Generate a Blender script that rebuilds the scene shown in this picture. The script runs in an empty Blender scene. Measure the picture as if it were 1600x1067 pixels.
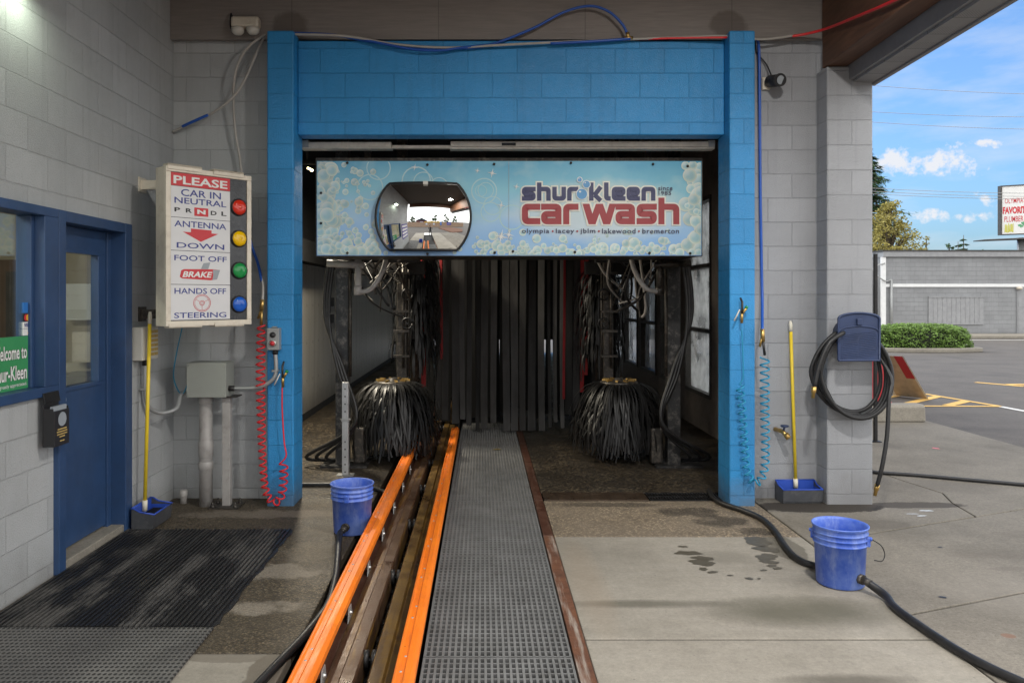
import bpy, bmesh, math, random
from mathutils import Vector, Matrix
R = math.radians
rnd = random.Random(7)
sc = bpy.context.scene
col = sc.collection

# ------------------------------------------------------------------ camera, sky, sun, exposure
F, CX, CY, H = 1207.0, 754.0, 466.0, 1.68          # focal length and centre in photo pixels, eye height
cam = bpy.data.objects.new('camera', bpy.data.cameras.new('camera')); col.objects.link(cam)
cam.location = (0, 0, H); cam.rotation_euler = (R(90), 0, 0)
cam.data.sensor_width = 36; cam.data.lens = 36*F/1600
cam.data.shift_x = (800-CX)/1600; cam.data.shift_y = -(533.5-CY)/1600
cam.data.clip_start = 0.05; cam.data.clip_end = 2000
sc.camera = cam
SUN_EL, SUN_AZ = 48, -50                            # azimuth from +Y towards +X
sd = bpy.data.lights.new('sun', 'SUN'); sd.energy = 0.8; sd.angle = R(45); sd.color = (1, .95, .86)
so = bpy.data.objects.new('sun', sd); col.objects.link(so)
dirv = Vector((math.sin(R(SUN_AZ))*math.cos(R(SUN_EL)), math.cos(R(SUN_AZ))*math.cos(R(SUN_EL)), math.sin(R(SUN_EL))))
so.rotation_euler = dirv.to_track_quat('Z', 'Y').to_euler(); so.location = dirv*60
sc.view_settings.view_transform = 'Standard'; sc.view_settings.look = 'None'
sc.view_settings.gamma = 1; sc.view_settings.exposure = 1.45

world = bpy.data.worlds.new("World"); sc.world = world; world.use_nodes = True
nt = world.node_tree; nt.nodes.clear()
def wn(t, **k):
    n = nt.nodes.new(t)
    for a, b in k.items(): setattr(n, a, b)
    return n
sky = wn('ShaderNodeTexSky'); sky.sky_type = 'NISHITA'; sky.sun_disc = False
sky.sun_elevation = R(SUN_EL); sky.sun_rotation = R(SUN_AZ % 360)
sky.air_density = 1.0; sky.dust_density = 2.5; sky.ozone_density = 3.5; sky.altitude = 200
tc = wn('ShaderNodeTexCoord'); mp = wn('ShaderNodeMapping'); mp.inputs['Scale'].default_value = (3.0, 3.0, 11)
mp.inputs['Location'].default_value = (1.7, .4, .35)
nz = wn('ShaderNodeTexNoise'); nz.inputs['Scale'].default_value = 2.2; nz.inputs['Detail'].default_value = 9; nz.inputs['Roughness'].default_value = .58
rp = wn('ShaderNodeValToRGB'); rp.color_ramp.elements[0].position = .46; rp.color_ramp.elements[1].position = .80
rp.color_ramp.elements[1].color = (.85, .85, .85, 1)
mx = wn('ShaderNodeMixRGB'); mx.inputs['Color2'].default_value = (8.0, 7.9, 7.7, 1)
bg = wn('ShaderNodeBackground'); bg.inputs['Strength'].default_value = .11; wo = wn('ShaderNodeOutputWorld')
L = nt.links.new
L(tc.outputs['Generated'], mp.inputs['Vector']); L(mp.outputs[0], nz.inputs['Vector']); L(nz.outputs['Fac'], rp.inputs[0])
def wm(op, a, b=0.0, clamp=False):
    n = wn('ShaderNodeMath', operation=op, use_clamp=clamp)
    for i, v in enumerate((a, b)):
        if hasattr(v, 'is_output'): L(v, n.inputs[i])
        else: n.inputs[i].default_value = v
    return n.outputs[0]
sx_ = wn('ShaderNodeSeparateXYZ'); L(tc.outputs['Generated'], sx_.inputs[0])
ysafe = wm('MAXIMUM', sx_.outputs[1], .05); uu = wm('DIVIDE', sx_.outputs[0], ysafe); vv = wm('DIVIDE', sx_.outputs[2], ysafe)
puff = wn('ShaderNodeTexNoise'); puff.inputs['Scale'].default_value = 52; puff.inputs['Detail'].default_value = 9; puff.inputs['Roughness'].default_value = .62; L(tc.outputs['Generated'], puff.inputs['Vector'])
cum = None
for (cu_, cv_, ru_, rv_) in ((.590, .178, .060, .020), (.535, .175, .030, .012), (.640, .106, .022, .008), (.575, .106, .022, .008), (.68, .13, .03, .014), (.66, .20, .02, .006)):
    a_ = wm('DIVIDE', wm('SUBTRACT', uu, cu_), ru_); b_ = wm('DIVIDE', wm('SUBTRACT', vv, cv_), rv_)
    d_ = wm('ADD', wm('ADD', wm('MULTIPLY', a_, a_), wm('MULTIPLY', b_, b_)), wm('MULTIPLY', wm('SUBTRACT', puff.outputs[0], .47), 9.0))
    m_ = wm('MULTIPLY', wm('MULTIPLY', wm('SUBTRACT', 1.2, d_), .75, True), .95); cum = m_ if cum is None else wm('MAXIMUM', cum, m_)
over = wm('MULTIPLY', wm('DIVIDE', wm('SUBTRACT', .55, sx_.outputs[1]), .45, True), .92)
tint = wn('ShaderNodeMixRGB', blend_type='MULTIPLY'); tint.inputs['Fac'].default_value = 1; tint.inputs['Color2'].default_value = (.46, .62, .76, 1)
L(sky.outputs[0], tint.inputs['Color1'])
mc0 = wn('ShaderNodeMixRGB'); mc0.inputs['Color2'].default_value = (2.9, 2.95, 3.1, 1)
L(wm('MAXIMUM', wm('MULTIPLY', rp.outputs[0], .6), cum), mc0.inputs['Fac']); L(tint.outputs[0], mc0.inputs['Color1'])
L(over, mx.inputs['Fac']); L(mc0.outputs[0], mx.inputs['Color1']); L(mx.outputs[0], bg.inputs[0]); L(bg.outputs[0], wo.inputs[0])

# ------------------------------------------------------------------ pixel helpers: where a photo point lies on a known plane
def P(px, py, Y): return Vector(((px-CX)*Y/F, Y, H-(py-CY)*Y/F))
def G(px, py, z=0.0):
    Y = (H-z)*F/(py-CY); return Vector(((px-CX)*Y/F, Y, z))
def W(px, py, X):
    Y = X*F/(px-CX); return Vector((X, Y, H-(py-CY)*Y/F))

# ------------------------------------------------------------------ materials
class NT:
    def __init__(s, name):
        s.m = bpy.data.materials.new(name); s.m.use_nodes = True; s.t = s.m.node_tree
        s.b = s.t.nodes['Principled BSDF']; s.out = s.t.nodes['Material Output']
    def n(s, typ, ins=None, **k):
        x = s.t.nodes.new(typ)
        for a, v in k.items(): setattr(x, a, v)
        for a, v in (ins or {}).items(): s.set(x.inputs[a], v)
        return x
    def set(s, sock, v):
        if hasattr(v, 'is_output'): s.t.links.new(v, sock)
        elif hasattr(v, 'outputs'): s.t.links.new(v.outputs[0], sock)
        else:
            if isinstance(v, (tuple, list)) and len(v) == 3 and sock.type == 'RGBA': v = (*v, 1)
            sock.default_value = v
    def math(s, op, a, b=0.0, c=False):
        x = s.n('ShaderNodeMath', operation=op, use_clamp=c); s.set(x.inputs[0], a); s.set(x.inputs[1], b); return x.outputs[0]
    def mix(s, f, a, b, bt='MIX'):
        x = s.n('ShaderNodeMixRGB', blend_type=bt); s.set(x.inputs[0], f); s.set(x.inputs[1], a); s.set(x.inputs[2], b); return x.outputs[0]
    def ramp(s, f, p0, p1, c0=(0, 0, 0), c1=(1, 1, 1)):
        x = s.n('ShaderNodeValToRGB'); s.set(x.inputs[0], f)
        e = x.color_ramp.elements; e[0].position = p0; e[1].position = p1; e[0].color = (*c0, 1); e[1].color = (*c1, 1); return x.outputs[0]
    def noise(s, sc_, det=4, rough=.55, vec=None, out='Fac'):
        x = s.n('ShaderNodeTexNoise', {'Scale': sc_, 'Detail': det, 'Roughness': rough})
        s.set(x.inputs['Vector'], vec if vec is not None else s.pos()); return x.outputs[out]
    def pos(s):
        if not hasattr(s, '_g'): s._g = s.n('ShaderNodeNewGeometry')
        return s._g.outputs['Position']
    def obj(s):
        if not hasattr(s, '_o'): s._o = s.n('ShaderNodeTexCoord')
        return s._o.outputs['Object']
    def scaled(s, vec, k):
        x = s.n('ShaderNodeVectorMath', operation='MULTIPLY'); s.set(x.inputs[0], vec); x.inputs[1].default_value = k; return x.outputs[0]
    def xyz(s, vec=None):
        x = s.n('ShaderNodeSeparateXYZ'); s.set(x.inputs[0], vec if vec is not None else s.pos()); return x.outputs
    def bump(s, h, strength=.3, dist=.01, nrm=None):
        x = s.n('ShaderNodeBump', {'Strength': strength, 'Distance': dist, 'Height': h})
        if nrm is not None: s.set(x.inputs['Normal'], nrm)
        return x.outputs[0]
    def fin(s, **k):
        mp_ = {'col': 'Base Color', 'rough': 'Roughness', 'metal': 'Metallic', 'nrm': 'Normal', 'spec': 'Specular IOR Level', 'coat': 'Coat Weight'}
        for a, v in k.items(): s.set(s.b.inputs[mp_[a]], v)
        return s.m

def simple(name, c, rough=.55, metal=0, var=.12, vs=6, dirt=0, dcol=(.05, .04, .03), bump=0, bs=150, spec=.5, det=6):
    t = NT(name)
    f = t.noise(vs, det, .6)
    cc = t.mix(t.ramp(f, .3, .7), tuple(x*(1-var) for x in c), tuple(min(1, x*(1+var)) for x in c))
    if dirt: cc = t.mix(t.math('MULTIPLY', t.ramp(t.noise(vs*2.3, 8, .68), .5, .72), dirt), cc, dcol)
    k = dict(col=cc, metal=metal, spec=spec)
    k['rough'] = t.math('ADD', t.math('MULTIPLY', t.math('SUBTRACT', t.noise(vs*3, 3), .5), .3), rough, True)
    if bump: k['nrm'] = t.bump(t.noise(bs, 4), bump, .004)
    return t.fin(**k)

def block(name, c, var=.05, u0=0.0, v0=.085, rough=.5, jcol=1.12, dirt=.25):
    t = NT(name); x, y, z = t.xyz()
    g = t.n('ShaderNodeNewGeometry'); nx = t.xyz(g.outputs['True Normal'])[0]
    isx = t.math('GREATER_THAN', t.math('ABSOLUTE', nx), .5)
    u = t.math('ADD', t.math('MULTIPLY', t.math('SUBTRACT', 1, isx), x), t.math('MULTIPLY', isx, y))
    v = t.n('ShaderNodeCombineXYZ'); t.set(v.inputs[0], t.math('SUBTRACT', u, u0)); t.set(v.inputs[1], t.math('SUBTRACT', z, v0))
    # slightly wavy joints
    nz_ = t.n('ShaderNodeTexNoise', {'Scale': 9, 'Detail': 3}); t.set(nz_.inputs['Vector'], t.pos())
    vv = t.n('ShaderNodeVectorMath', operation='MULTIPLY_ADD'); t.set(vv.inputs[0], nz_.outputs['Color']); vv.inputs[1].default_value = (.005, .005, 0); t.set(vv.inputs[2], v.outputs[0])
    b = t.n('ShaderNodeTexBrick', {'Scale': 1.0, 'Mortar Size': .0045, 'Mortar Smooth': .35, 'Bias': 0, 'Brick Width': .4064, 'Row Height': .2032,
            'Color1': tuple(k*(1-var) for k in c), 'Color2': tuple(min(1, k*(1+var)) for k in c), 'Mortar': tuple(min(1, k*jcol) for k in c)}, offset=.5)
    t.set(b.inputs['Vector'], vv.outputs[0])
    big = t.ramp(t.noise(1.3, 5, .6), .3, .75, (.86, .86, .86), (1.06, 1.06, 1.06))
    cc = t.mix(1.0, t.mix(t.math('MULTIPLY', b.outputs['Fac'], .32), b.outputs['Color'], tuple(k*.45 for k in c)), big, 'MULTIPLY')
    pits = t.ramp(t.noise(170, 2, .5), .70, .76)
    cc = t.mix(t.math('MULTIPLY', pits, .45), cc, tuple(k*.35 for k in c))
    # splash dirt near the floor, with a broken edge of its own
    dz = t.math('ADD', z, t.math('MULTIPLY', t.math('SUBTRACT', t.noise(5, 6, .7), .5), .55))
    dm = t.math('MULTIPLY', t.ramp(dz, .02, .26, (1, 1, 1), (0, 0, 0)), dirt)
    cc = t.mix(dm, cc, (.10, .085, .065))
    sp = t.scaled(t.pos(), (14, 14, .7))
    st = t.math('MULTIPLY', t.ramp(t.noise(1.0, 6, .65, sp), .52, .78), .45)
    cc = t.mix(st, cc, tuple(k*.62 for k in c))
    h = t.math('ADD', t.math('MULTIPLY', b.outputs['Fac'], -1.0), t.math('MULTIPLY', t.noise(110, 4, .6), .55))
    return t.fin(col=cc, rough=t.ramp(t.noise(20, 3), .3, .7, (rough-.08,)*3, (rough+.1,)*3), nrm=t.bump(h, .75, .012))

def glass(name, tint=(.9, .95, .93), refl=1.0, haze=0.0):
    t = NT(name); t.t.nodes.remove(t.b)
    tr = t.n('ShaderNodeBsdfTransparent', {'Color': tint}); gl = t.n('ShaderNodeBsdfGlossy', {'Roughness': .01, 'Color': (1, 1, 1)})
    ge = t.n('ShaderNodeNewGeometry'); dp = t.n('ShaderNodeVectorMath', operation='DOT_PRODUCT'); t.set(dp.inputs[0], ge.outputs['Normal']); t.set(dp.inputs[1], ge.outputs['Incoming'])
    cs = t.math('SUBTRACT', 1, t.math('ABSOLUTE', dp.outputs['Value'])); frv = t.math('ADD', .045, t.math('MULTIPLY', .955, t.math('POWER', cs, 5)))
    mx = t.n('ShaderNodeMixShader'); t.set(mx.inputs[0], t.math('MULTIPLY', frv, refl, True)); t.set(mx.inputs[1], tr.outputs[0]); t.set(mx.inputs[2], gl.outputs[0])
    last = mx
    if haze:
        df = t.n('ShaderNodeBsdfTranslucent', {'Color': (.85, .87, .88)}); d2 = t.n('ShaderNodeBsdfDiffuse', {'Color': (.8, .82, .82)})
        ad = t.n('ShaderNodeMixShader', {0: .5}); t.set(ad.inputs[1], df.outputs[0]); t.set(ad.inputs[2], d2.outputs[0])
        m2 = t.n('ShaderNodeMixShader'); t.set(m2.inputs[0], t.math('MULTIPLY', t.ramp(t.noise(3, 4), .3, .75), haze)); t.set(m2.inputs[1], mx.outputs[0]); t.set(m2.inputs[2], ad.outputs[0]); last = m2
    t.t.links.new(last.outputs[0], t.out.inputs[0]); return t.m

def emit(name, c, s):
    t = NT(name); t.b.inputs['Emission Color'].default_value = (*c, 1); t.b.inputs['Emission Strength'].default_value = s
    return t.fin(col=tuple(c), rough=.4)

def soft_ellipse(t, x, y, cx, cy, rx, ry, wob=.35, ns=3.0):
    a = t.math('DIVIDE', t.math('SUBTRACT', x, cx), rx); b = t.math('DIVIDE', t.math('SUBTRACT', y, cy), ry)
    d = t.math('ADD', t.math('MULTIPLY', a, a), t.math('MULTIPLY', b, b))
    d = t.math('ADD', d, t.math('MULTIPLY', t.math('SUBTRACT', t.noise(ns, 6, .65), .5), wob*4))
    return d

def concrete(name, c, c2, speck=.25, stains=(), broom=None, rough=.85, fine=230, blot=.55, bs=.25):
    t = NT(name); x, y, z = t.xyz()
    n1 = t.ramp(t.noise(1.1, 8, .62), .32, .70); n2 = t.noise(14, 6, .65)
    cc = t.mix(t.math('MULTIPLY', n1, blot), c, c2)
    cc = t.mix(1, cc, t.ramp(n2, .3, .7, (.90, .90, .90), (1.09, 1.09, 1.08)), 'MULTIPLY')
    cc = t.mix(t.math('MULTIPLY', t.ramp(t.noise(fine, 2, .5), .56, .68), speck), cc, tuple(k*.35 for k in c))
    cc = t.mix(t.math('MULTIPLY', t.ramp(t.noise(fine*.8, 2, .5, t.scaled(t.pos(), (1, 1.0, 3.3))), .60, .72), speck*.7), cc, tuple(min(1, k*1.7) for k in c))
    mid = t.noise(48, 3, .7); cc = t.mix(1, cc, t.ramp(mid, .32, .68, (1-speck*.42,)*3, (1+speck*.28,)*3), 'MULTIPLY')
    pv = t.n('ShaderNodeTexVoronoi', {'Scale': 16}); t.set(pv.inputs['Vector'], t.pos())
    pit = t.math('MULTIPLY', t.ramp(pv.outputs['Distance'], .06, .11, (1, 1, 1), (0, 0, 0)), t.math('GREATER_THAN', t.xyz(pv.outputs['Color'])[0], .62))
    cc = t.mix(t.math('MULTIPLY', pit, min(.8, speck*1.6)), cc, tuple(k*.3 for k in c))
    grime = t.ramp(t.noise(.55, 9, .72), .48, .70); cc = t.mix(t.math('MULTIPLY', grime, .35), cc, tuple(k*.5 for k in c2))
    if broom:
        bn = t.noise(1, 3, .6, t.scaled(t.pos(), broom))
        cc = t.mix(1, cc, t.ramp(bn, .3, .72, (.94, .94, .93), (1.03, 1.03, 1.03)), 'MULTIPLY')
    rg = rough
    for (cx, cy, rx, ry, a, hard, sc_) in stains:
        d = soft_ellipse(t, x, y, cx, cy, rx, ry, .35 if hard > .5 else .2, 7 if hard > .5 else 3)
        m = t.math('MULTIPLY', t.ramp(d, (.85 if hard > .5 else .1), (1.0 if hard > .5 else 1.35), (1, 1, 1), (0, 0, 0)), a)
        cc = t.mix(m, cc, sc_)
    h = t.math('ADD', t.noise(fine, 3, .6), t.math('MULTIPLY', n2, .6))
    return t.fin(col=cc, rough=rg, nrm=t.bump(h, bs, .006))

def aggregate(name, base, lights, wet, rough, cell=75, wetmap=None, patches=()):
    t = NT(name); x, y, z = t.xyz()
    v = t.n('ShaderNodeTexVoronoi', {'Scale': cell, 'Randomness': 1}); t.set(v.inputs['Vector'], t.pos())
    hsv = t.xyz(v.outputs['Color'])
    c1 = t.ramp(hsv[0], .15, .95, tuple(k*.35 for k in base), lights)
    edge = t.ramp(v.outputs['Distance'], .25, .62, (1, 1, 1), (.25, .25, .25))
    cc = t.mix(1, c1, edge, 'MULTIPLY')
    cc = t.mix(t.ramp(t.noise(1.6, 7, .65), .35, .72), cc, tuple(k*.55 for k in base))
    cc = t.mix(.35, cc, base)
    rr = t.ramp(t.noise(2.2, 6, .6), .35, .65, (rough,)*3, (min(1, rough+.25),)*3)
    for (cx, cy, rx, ry, a, sc_) in patches:
        d = soft_ellipse(t, x, y, cx, cy, rx, ry, .9, 6)
        m = t.math('MULTIPLY', t.ramp(d, .35, 1.35, (1, 1, 1), (0, 0, 0)), a*.8)
        m = t.math('MULTIPLY', m, t.ramp(t.noise(70, 4, .7), .35, .6, (.45, .45, .45)))
        cc = t.mix(m, cc, sc_); rr = t.mix(m, rr, (.9, .9, .9))
    h = t.math('SUBTRACT', 1, v.outputs['Distance'])
    return t.fin(col=cc, rough=rr, nrm=t.bump(h, .55, .008))

M = {}
GREY = (.315, .325, .345)
M['grey'] = block('grey_block_paint', GREY, var=.075, u0=2.81)
M['greyleft'] = block('grey_block_paint_office', (.43, .445, .45), u0=.15, var=.075, dirt=.3)
M['blue'] = block('blue_block_paint', (.024, .255, .575), u0=-1.745, var=.06, rough=.42, jcol=1.15, dirt=.55)
M['board'] = simple('grey_painted_board', (.165, .15, .14), .7, var=.12, vs=5, bump=.25, bs=60, dirt=.3)
M['navy'] = simple('navy_door_paint', (.026, .062, .15), .38, var=.14, vs=3, dirt=.22, dcol=(.03, .035, .05), bump=.12, bs=220)
M['glulam'] = None
def wood(name, c1, c2, axis=(1, .08, 1), s=30, rough=.6):
    t = NT(name); f = t.noise(s, 6, .6, t.scaled(t.pos(), axis))
    f2 = t.noise(2, 4)
    cc = t.mix(t.ramp(f, .3, .7), c1, c2); cc = t.mix(1, cc, t.ramp(f2, .3, .7, (.75,)*3, (1.1,)*3), 'MULTIPLY')
    return t.fin(col=cc, rough=rough, nrm=t.bump(f, .2, .004))
M['glulam'] = wood('brown_glulam', (.085, .038, .02), (.17, .08, .042))
M['fencewood'] = wood('fence_board', (.34, .2, .11), (.5, .31, .18), (1, 1, .06), 14)
M['soffit'] = None
def soffit_mat():
    t = NT('grey_vented_soffit'); x, y, z = t.xyz()
    v = t.n('ShaderNodeTexVoronoi', {'Scale': 55, 'Randomness': 0.0}); t.set(v.inputs['Vector'], t.pos())
    strip = t.ramp(t.math('FRACT', t.math('MULTIPLY', y, 3.3)), .55, .56)
    hole = t.math('MULTIPLY', t.ramp(v.outputs['Distance'], .22, .3, (1, 1, 1), (0, 0, 0)), strip)
    line = t.ramp(t.math('FRACT', t.math('MULTIPLY', y, 3.3)), .02, .03, (1, 1, 1), (0, 0, 0))
    cc = t.mix(t.math('MAXIMUM', hole, t.math('MULTIPLY', line, .7)), (.25, .25, .26), (.05, .05, .05))
    return t.fin(col=cc, rough=.55)
M['soffit'] = soffit_mat()
M['trimgrey'] = simple('grey_trim', (.22, .22, .23), .5)
def orange_worn():
    t = NT('worn_orange_rail'); st = t.noise(1, 7, .7, t.scaled(t.pos(), (60, 3.2, 20))); ch = t.noise(34, 6, .7); x, y, z_ = t.xyz()
    cc = t.mix(t.ramp(t.noise(5, 6), .3, .7), (.78, .17, .012), (.92, .225, .012))
    cc = t.mix(t.math('MULTIPLY', t.ramp(st, .56, .70), .65), cc, (.32, .085, .025))
    cc = t.mix(t.ramp(ch, .66, .70), cc, (.13, .055, .03))
    cc = t.mix(t.math('MULTIPLY', t.ramp(t.noise(2.2, 8, .7), .52, .74), .4), cc, (.25, .085, .03))
    return t.fin(col=cc, rough=t.ramp(st, .4, .7, (.42,)*3, (.65,)*3), nrm=t.bump(ch, .15, .003))
M['orange'] = orange_worn()
def rusty(name, c1, c2, c3, rough=.6, metal=.2):
    t = NT(name); f = t.noise(7, 9, .68); g = t.noise(1.0, 7, .7, t.scaled(t.pos(), (22, 1.6, 22)))
    cc = t.mix(t.ramp(f, .36, .66), c1, c2); cc = t.mix(t.math('MULTIPLY', t.ramp(g, .5, .66), .85), cc, c3)
    return t.fin(col=cc, rough=t.ramp(f, .3, .7, (rough-.2,)*3, (rough+.2,)*3), metal=metal, nrm=t.bump(t.noise(90, 5, .7), .3, .004))
M['rustplate'] = rusty('worn_rust_plate', (.070, .036, .020), (.115, .07, .045), (.20, .115, .02), .42, .35)
M['rustyellow'] = rusty('worn_yellow_plate', (.10, .055, .018), (.19, .11, .022), (.06, .033, .02), .45, .3)
M['rustred'] = rusty('red_brown_steel', (.06, .022, .013), (.095, .04, .024), (.12, .07, .05), .5, .25)
M['rustedge'] = rusty('rusty_edge_angle', (.15, .060, .028), (.085, .034, .018), (.33, .29, .25), .8, .1)
M['darkbrown'] = rusty('brown_drain_plate', (.05, .032, .02), (.08, .055, .036), (.035, .024, .018), .4, .4)
M['black'] = simple('black_steel', (.016, .016, .017), .45, .3, var=.3, vs=9, dirt=.4, dcol=(.07, .06, .05))
M['postdark'] = simple('dark_worn_post', (.035, .035, .036), .45, .4, var=.3, vs=7, dirt=.75, dcol=(.24, .22, .20))
M['machine'] = simple('greasy_machine_steel', (.05, .045, .04), .45, .5, var=.35, vs=11, dirt=.8, dcol=(.20, .17, .135), bump=.3, bs=80)
M['rubber'] = simple('black_rubber_hose', (.014, .014, .015), .45, var=.2, vs=12, dirt=.2, dcol=(.07, .065, .06))
M['bristle'] = simple('black_brush_bristle', (.020, .020, .021), .5, var=.35, vs=30, spec=.4)
M['felt'] = simple('dark_felt_strip', (.062, .061, .060), .75, var=.22, vs=4, dirt=.2, dcol=(.025, .025, .025), bump=.2, bs=200)
M['feltshade'] = simple('shaded_felt_strip', (.015, .015, .016), .7, var=.3, vs=4)
M['feltred'] = simple('red_felt_strip', (.26, .014, .016), .75, var=.2, vs=4)
M['galv'] = simple('galvanised_steel', (.42, .42, .41), .42, .55, var=.15, vs=15, dirt=.3, dcol=(.2, .19, .17))
M['pipe'] = simple('grey_painted_pipe', (.36, .345, .33), .55, .1, var=.12, vs=7, dirt=.5, dcol=(.17, .15, .13))
M['conduit'] = simple('grey_conduit', (.32, .33, .33), .4, .3, var=.08)
M['boxgrey'] = simple('grey_green_enclosure', (.30, .315, .285), .45, .1, var=.06, vs=3, dirt=.12, dcol=(.17, .16, .13))
M['whiteplastic'] = simple('aged_white_plastic', (.62, .60, .54), .4, var=.06)
M['cream'] = simple('cream_painted_metal', (.66, .60, .50), .4, .1, var=.08, vs=6, dirt=.35, dcol=(.30, .23, .16))
M['yellowpole'] = simple('yellow_fibreglass', (.80, .58, .03), .4, var=.06, vs=10, dirt=.1)
M['creamcap'] = simple('cream_plastic_cap', (.70, .66, .55), .45)
M['panblue'] = simple('blue_plastic_lip', (.025, .075, .42), .4, var=.1)
M['pangrey'] = simple('charcoal_pan_plastic', (.055, .058, .065), .42, var=.2, dirt=.3, dcol=(.2, .19, .18))
def varied(name, c, lo, hi, rough, island, spec=.4):
    t = NT(name); f = t.n('ShaderNodeNewGeometry').outputs['Random Per Island'] if island else t.n('ShaderNodeObjectInfo').outputs['Random']
    k = t.math('ADD', lo, t.math('MULTIPLY', t.math('POWER', f, 2.0), hi-lo)); n = t.ramp(t.noise(3.5, 6, .65, t.scaled(t.pos(), (3, 3, .8))), .3, .72, (.65,)*3, (1.15,)*3)
    cb = t.n('ShaderNodeCombineXYZ'); [t.set(cb.inputs[i], t.math('MULTIPLY', k, c[i])) for i in range(3)]
    return t.fin(col=t.mix(1, cb.outputs[0], n, 'MULTIPLY'), rough=rough, spec=spec, nrm=t.bump(t.noise(160, 3), .15, .003))
M['bristle'] = varied('black_brush_bristle', (.013, .013, .0135), .4, 1.9, .44, True)
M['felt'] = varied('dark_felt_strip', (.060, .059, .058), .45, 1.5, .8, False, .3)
M['feltshade'] = varied('shaded_felt_strip', (.013, .013, .014), .3, 1.2, .75, False, .3)  # rear strip rows: deep shade of the gaps put into the colour
def bucket_mat():
    t = NT('scuffed_blue_plastic'); o = t.obj()
    f = t.noise(5, 8, .68, o); g = t.noise(16, 6, .7, t.scaled(o, (1, 1, .35)))
    cc = t.mix(t.math('MULTIPLY', t.ramp(f, .38, .68), .8), (.030, .095, .50), (.20, .30, .66))
    cc = t.mix(t.math('MULTIPLY', t.ramp(g, .50, .70), .45), cc, (.36, .44, .66))
    return t.fin(col=cc, rough=t.ramp(f, .3, .7, (.34,)*3, (.6,)*3), nrm=t.bump(t.noise(60, 4, .6, o), .08, .004))
M['bucket'] = bucket_mat()
M['bluerim'] = simple('pale_blue_rim', (.10, .18, .58), .45, var=.15)
M['brass'] = simple('brass_fitting', (.55, .36, .12), .35, .9, var=.15)
M['steel'] = simple('bright_steel', (.55, .54, .52), .3, .9, var=.1)
M['redhose'] = simple('red_coil_hose', (.68, .02, .025), .35, var=.08)
M['cyanhose'] = simple('cyan_coil_hose', (.012, .24, .42), .35, var=.08)
M['bluehose'] = simple('blue_air_hose', (.012, .085, .40), .4, var=.08)
M['greyhose'] = simple('pale_grey_hose', (.40, .38, .35), .5, var=.1)
M['navyplastic'] = simple('navy_plastic', (.022, .040, .105), .42, var=.18, vs=8, dirt=.15, dcol=(.09, .10, .14), bump=.2, bs=90)
M['alu'] = simple('aluminium_track', (.58, .53, .46), .45, .25, var=.12, vs=8, dirt=.3, dcol=(.2, .17, .14))
M['dark'] = simple('dark_ceiling', (.02, .02, .02), .8)
M['ceil'] = simple('brown_grey_ceiling', (.085, .07, .06), .8)
M['white'] = simple('white_paint', (.72, .73, .73), .5, var=.05)
M['cream_room'] = simple('cream_room_wall', (.40, .35, .26), .7, var=.08)
M['pvc'] = None
def pvc():
    t = NT('white_wall_panel'); x, y, z = t.xyz()
    fr = t.math('FRACT', t.math('MULTIPLY', y, 1.0/1.25)); seam = t.ramp(fr, .012, .02, (1, 1, 1), (0, 0, 0))
    f3 = t.math('FRACT', t.math('MULTIPLY', y, 4.0)); riv = t.n('ShaderNodeTexVoronoi', {'Scale': 1.0, 'Randomness': 0.0})
    t.set(riv.inputs['Vector'], t.scaled(t.pos(), (.0, 2.6, 1.9)))
    dot = t.ramp(riv.outputs['Distance'], .035, .05, (1, 1, 1), (0, 0, 0))
    cc = t.mix(t.ramp(t.noise(1.2, 7, .65, t.scaled(t.pos(), (1, 6, .5))), .35, .75), (.60, .585, .54), (.47, .455, .41))
    cc = t.mix(t.math('MULTIPLY', seam, .6), cc, (.2, .19, .17)); cc = t.mix(t.math('MULTIPLY', dot, .6), cc, (.12, .11, .1))
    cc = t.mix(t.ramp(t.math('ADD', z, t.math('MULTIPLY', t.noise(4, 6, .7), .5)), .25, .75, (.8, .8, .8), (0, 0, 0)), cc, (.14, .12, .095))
    return t.fin(col=cc, rough=.45)
M['pvc'] = pvc()
M['bayright'] = simple('brown_grey_bay_wall', (.17, .145, .13), .6, var=.15, dirt=.3)
M['framedark'] = simple('dark_window_frame', (.06, .055, .05), .5, .2, var=.2, dirt=.3, dcol=(.2, .18, .16))
M['glass'] = glass('window_glass', refl=2.6)
M['glassfrost'] = glass('hazy_window_glass', (.93, .95, .95), 1.0, .85)
M['mirror'] = NT('mirror_glass').fin(col=(.86, .87, .86), rough=.015, metal=1.0)
M['asphalt'] = concrete('asphalt', (.112, .099, .088), (.080, .071, .064), .4, (), (.5, 3.5, .5), .85, 130, .8, .4)
M['slab'] = concrete('pale_concrete', (.30, .275, .235), (.215, .194, .16), .3,
    [(1.72, 4.15, .62, .24, .85, 0, (.085, .078, .055)), (.90, 4.25, .55, .07, .75, 0, (.085, .078, .058)), (1.6, 3.40, .36, .07, .7, 0, (.07, .06, .045)), (.62, 4.6, .14, .9, .35, 0, (.26, .20, .14)), (2.03, 5.25, .13, .32, .8, 1, (.105, .094, .072)), (1.55, 5.0, .28, .16, .5, 0, (.15, .137, .11)), (1.3, 3.0, .8, .3, .2, 0, (.18, .165, .135))],
    (1.2, 12, 1), .8, 200, .75, .2)
M['slableft'] = concrete('pale_concrete_left', (.30, .275, .235), (.215, .194, .16), .3,
    [(-.93, 3.35, .13, .5, .85, 1, (.13, .11, .085)), (-1.2, 3.62, .2, .06, .6, 1, (.13, .11, .085))], (1.2, 12, 1), .8, 200, .75, .2)
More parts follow.
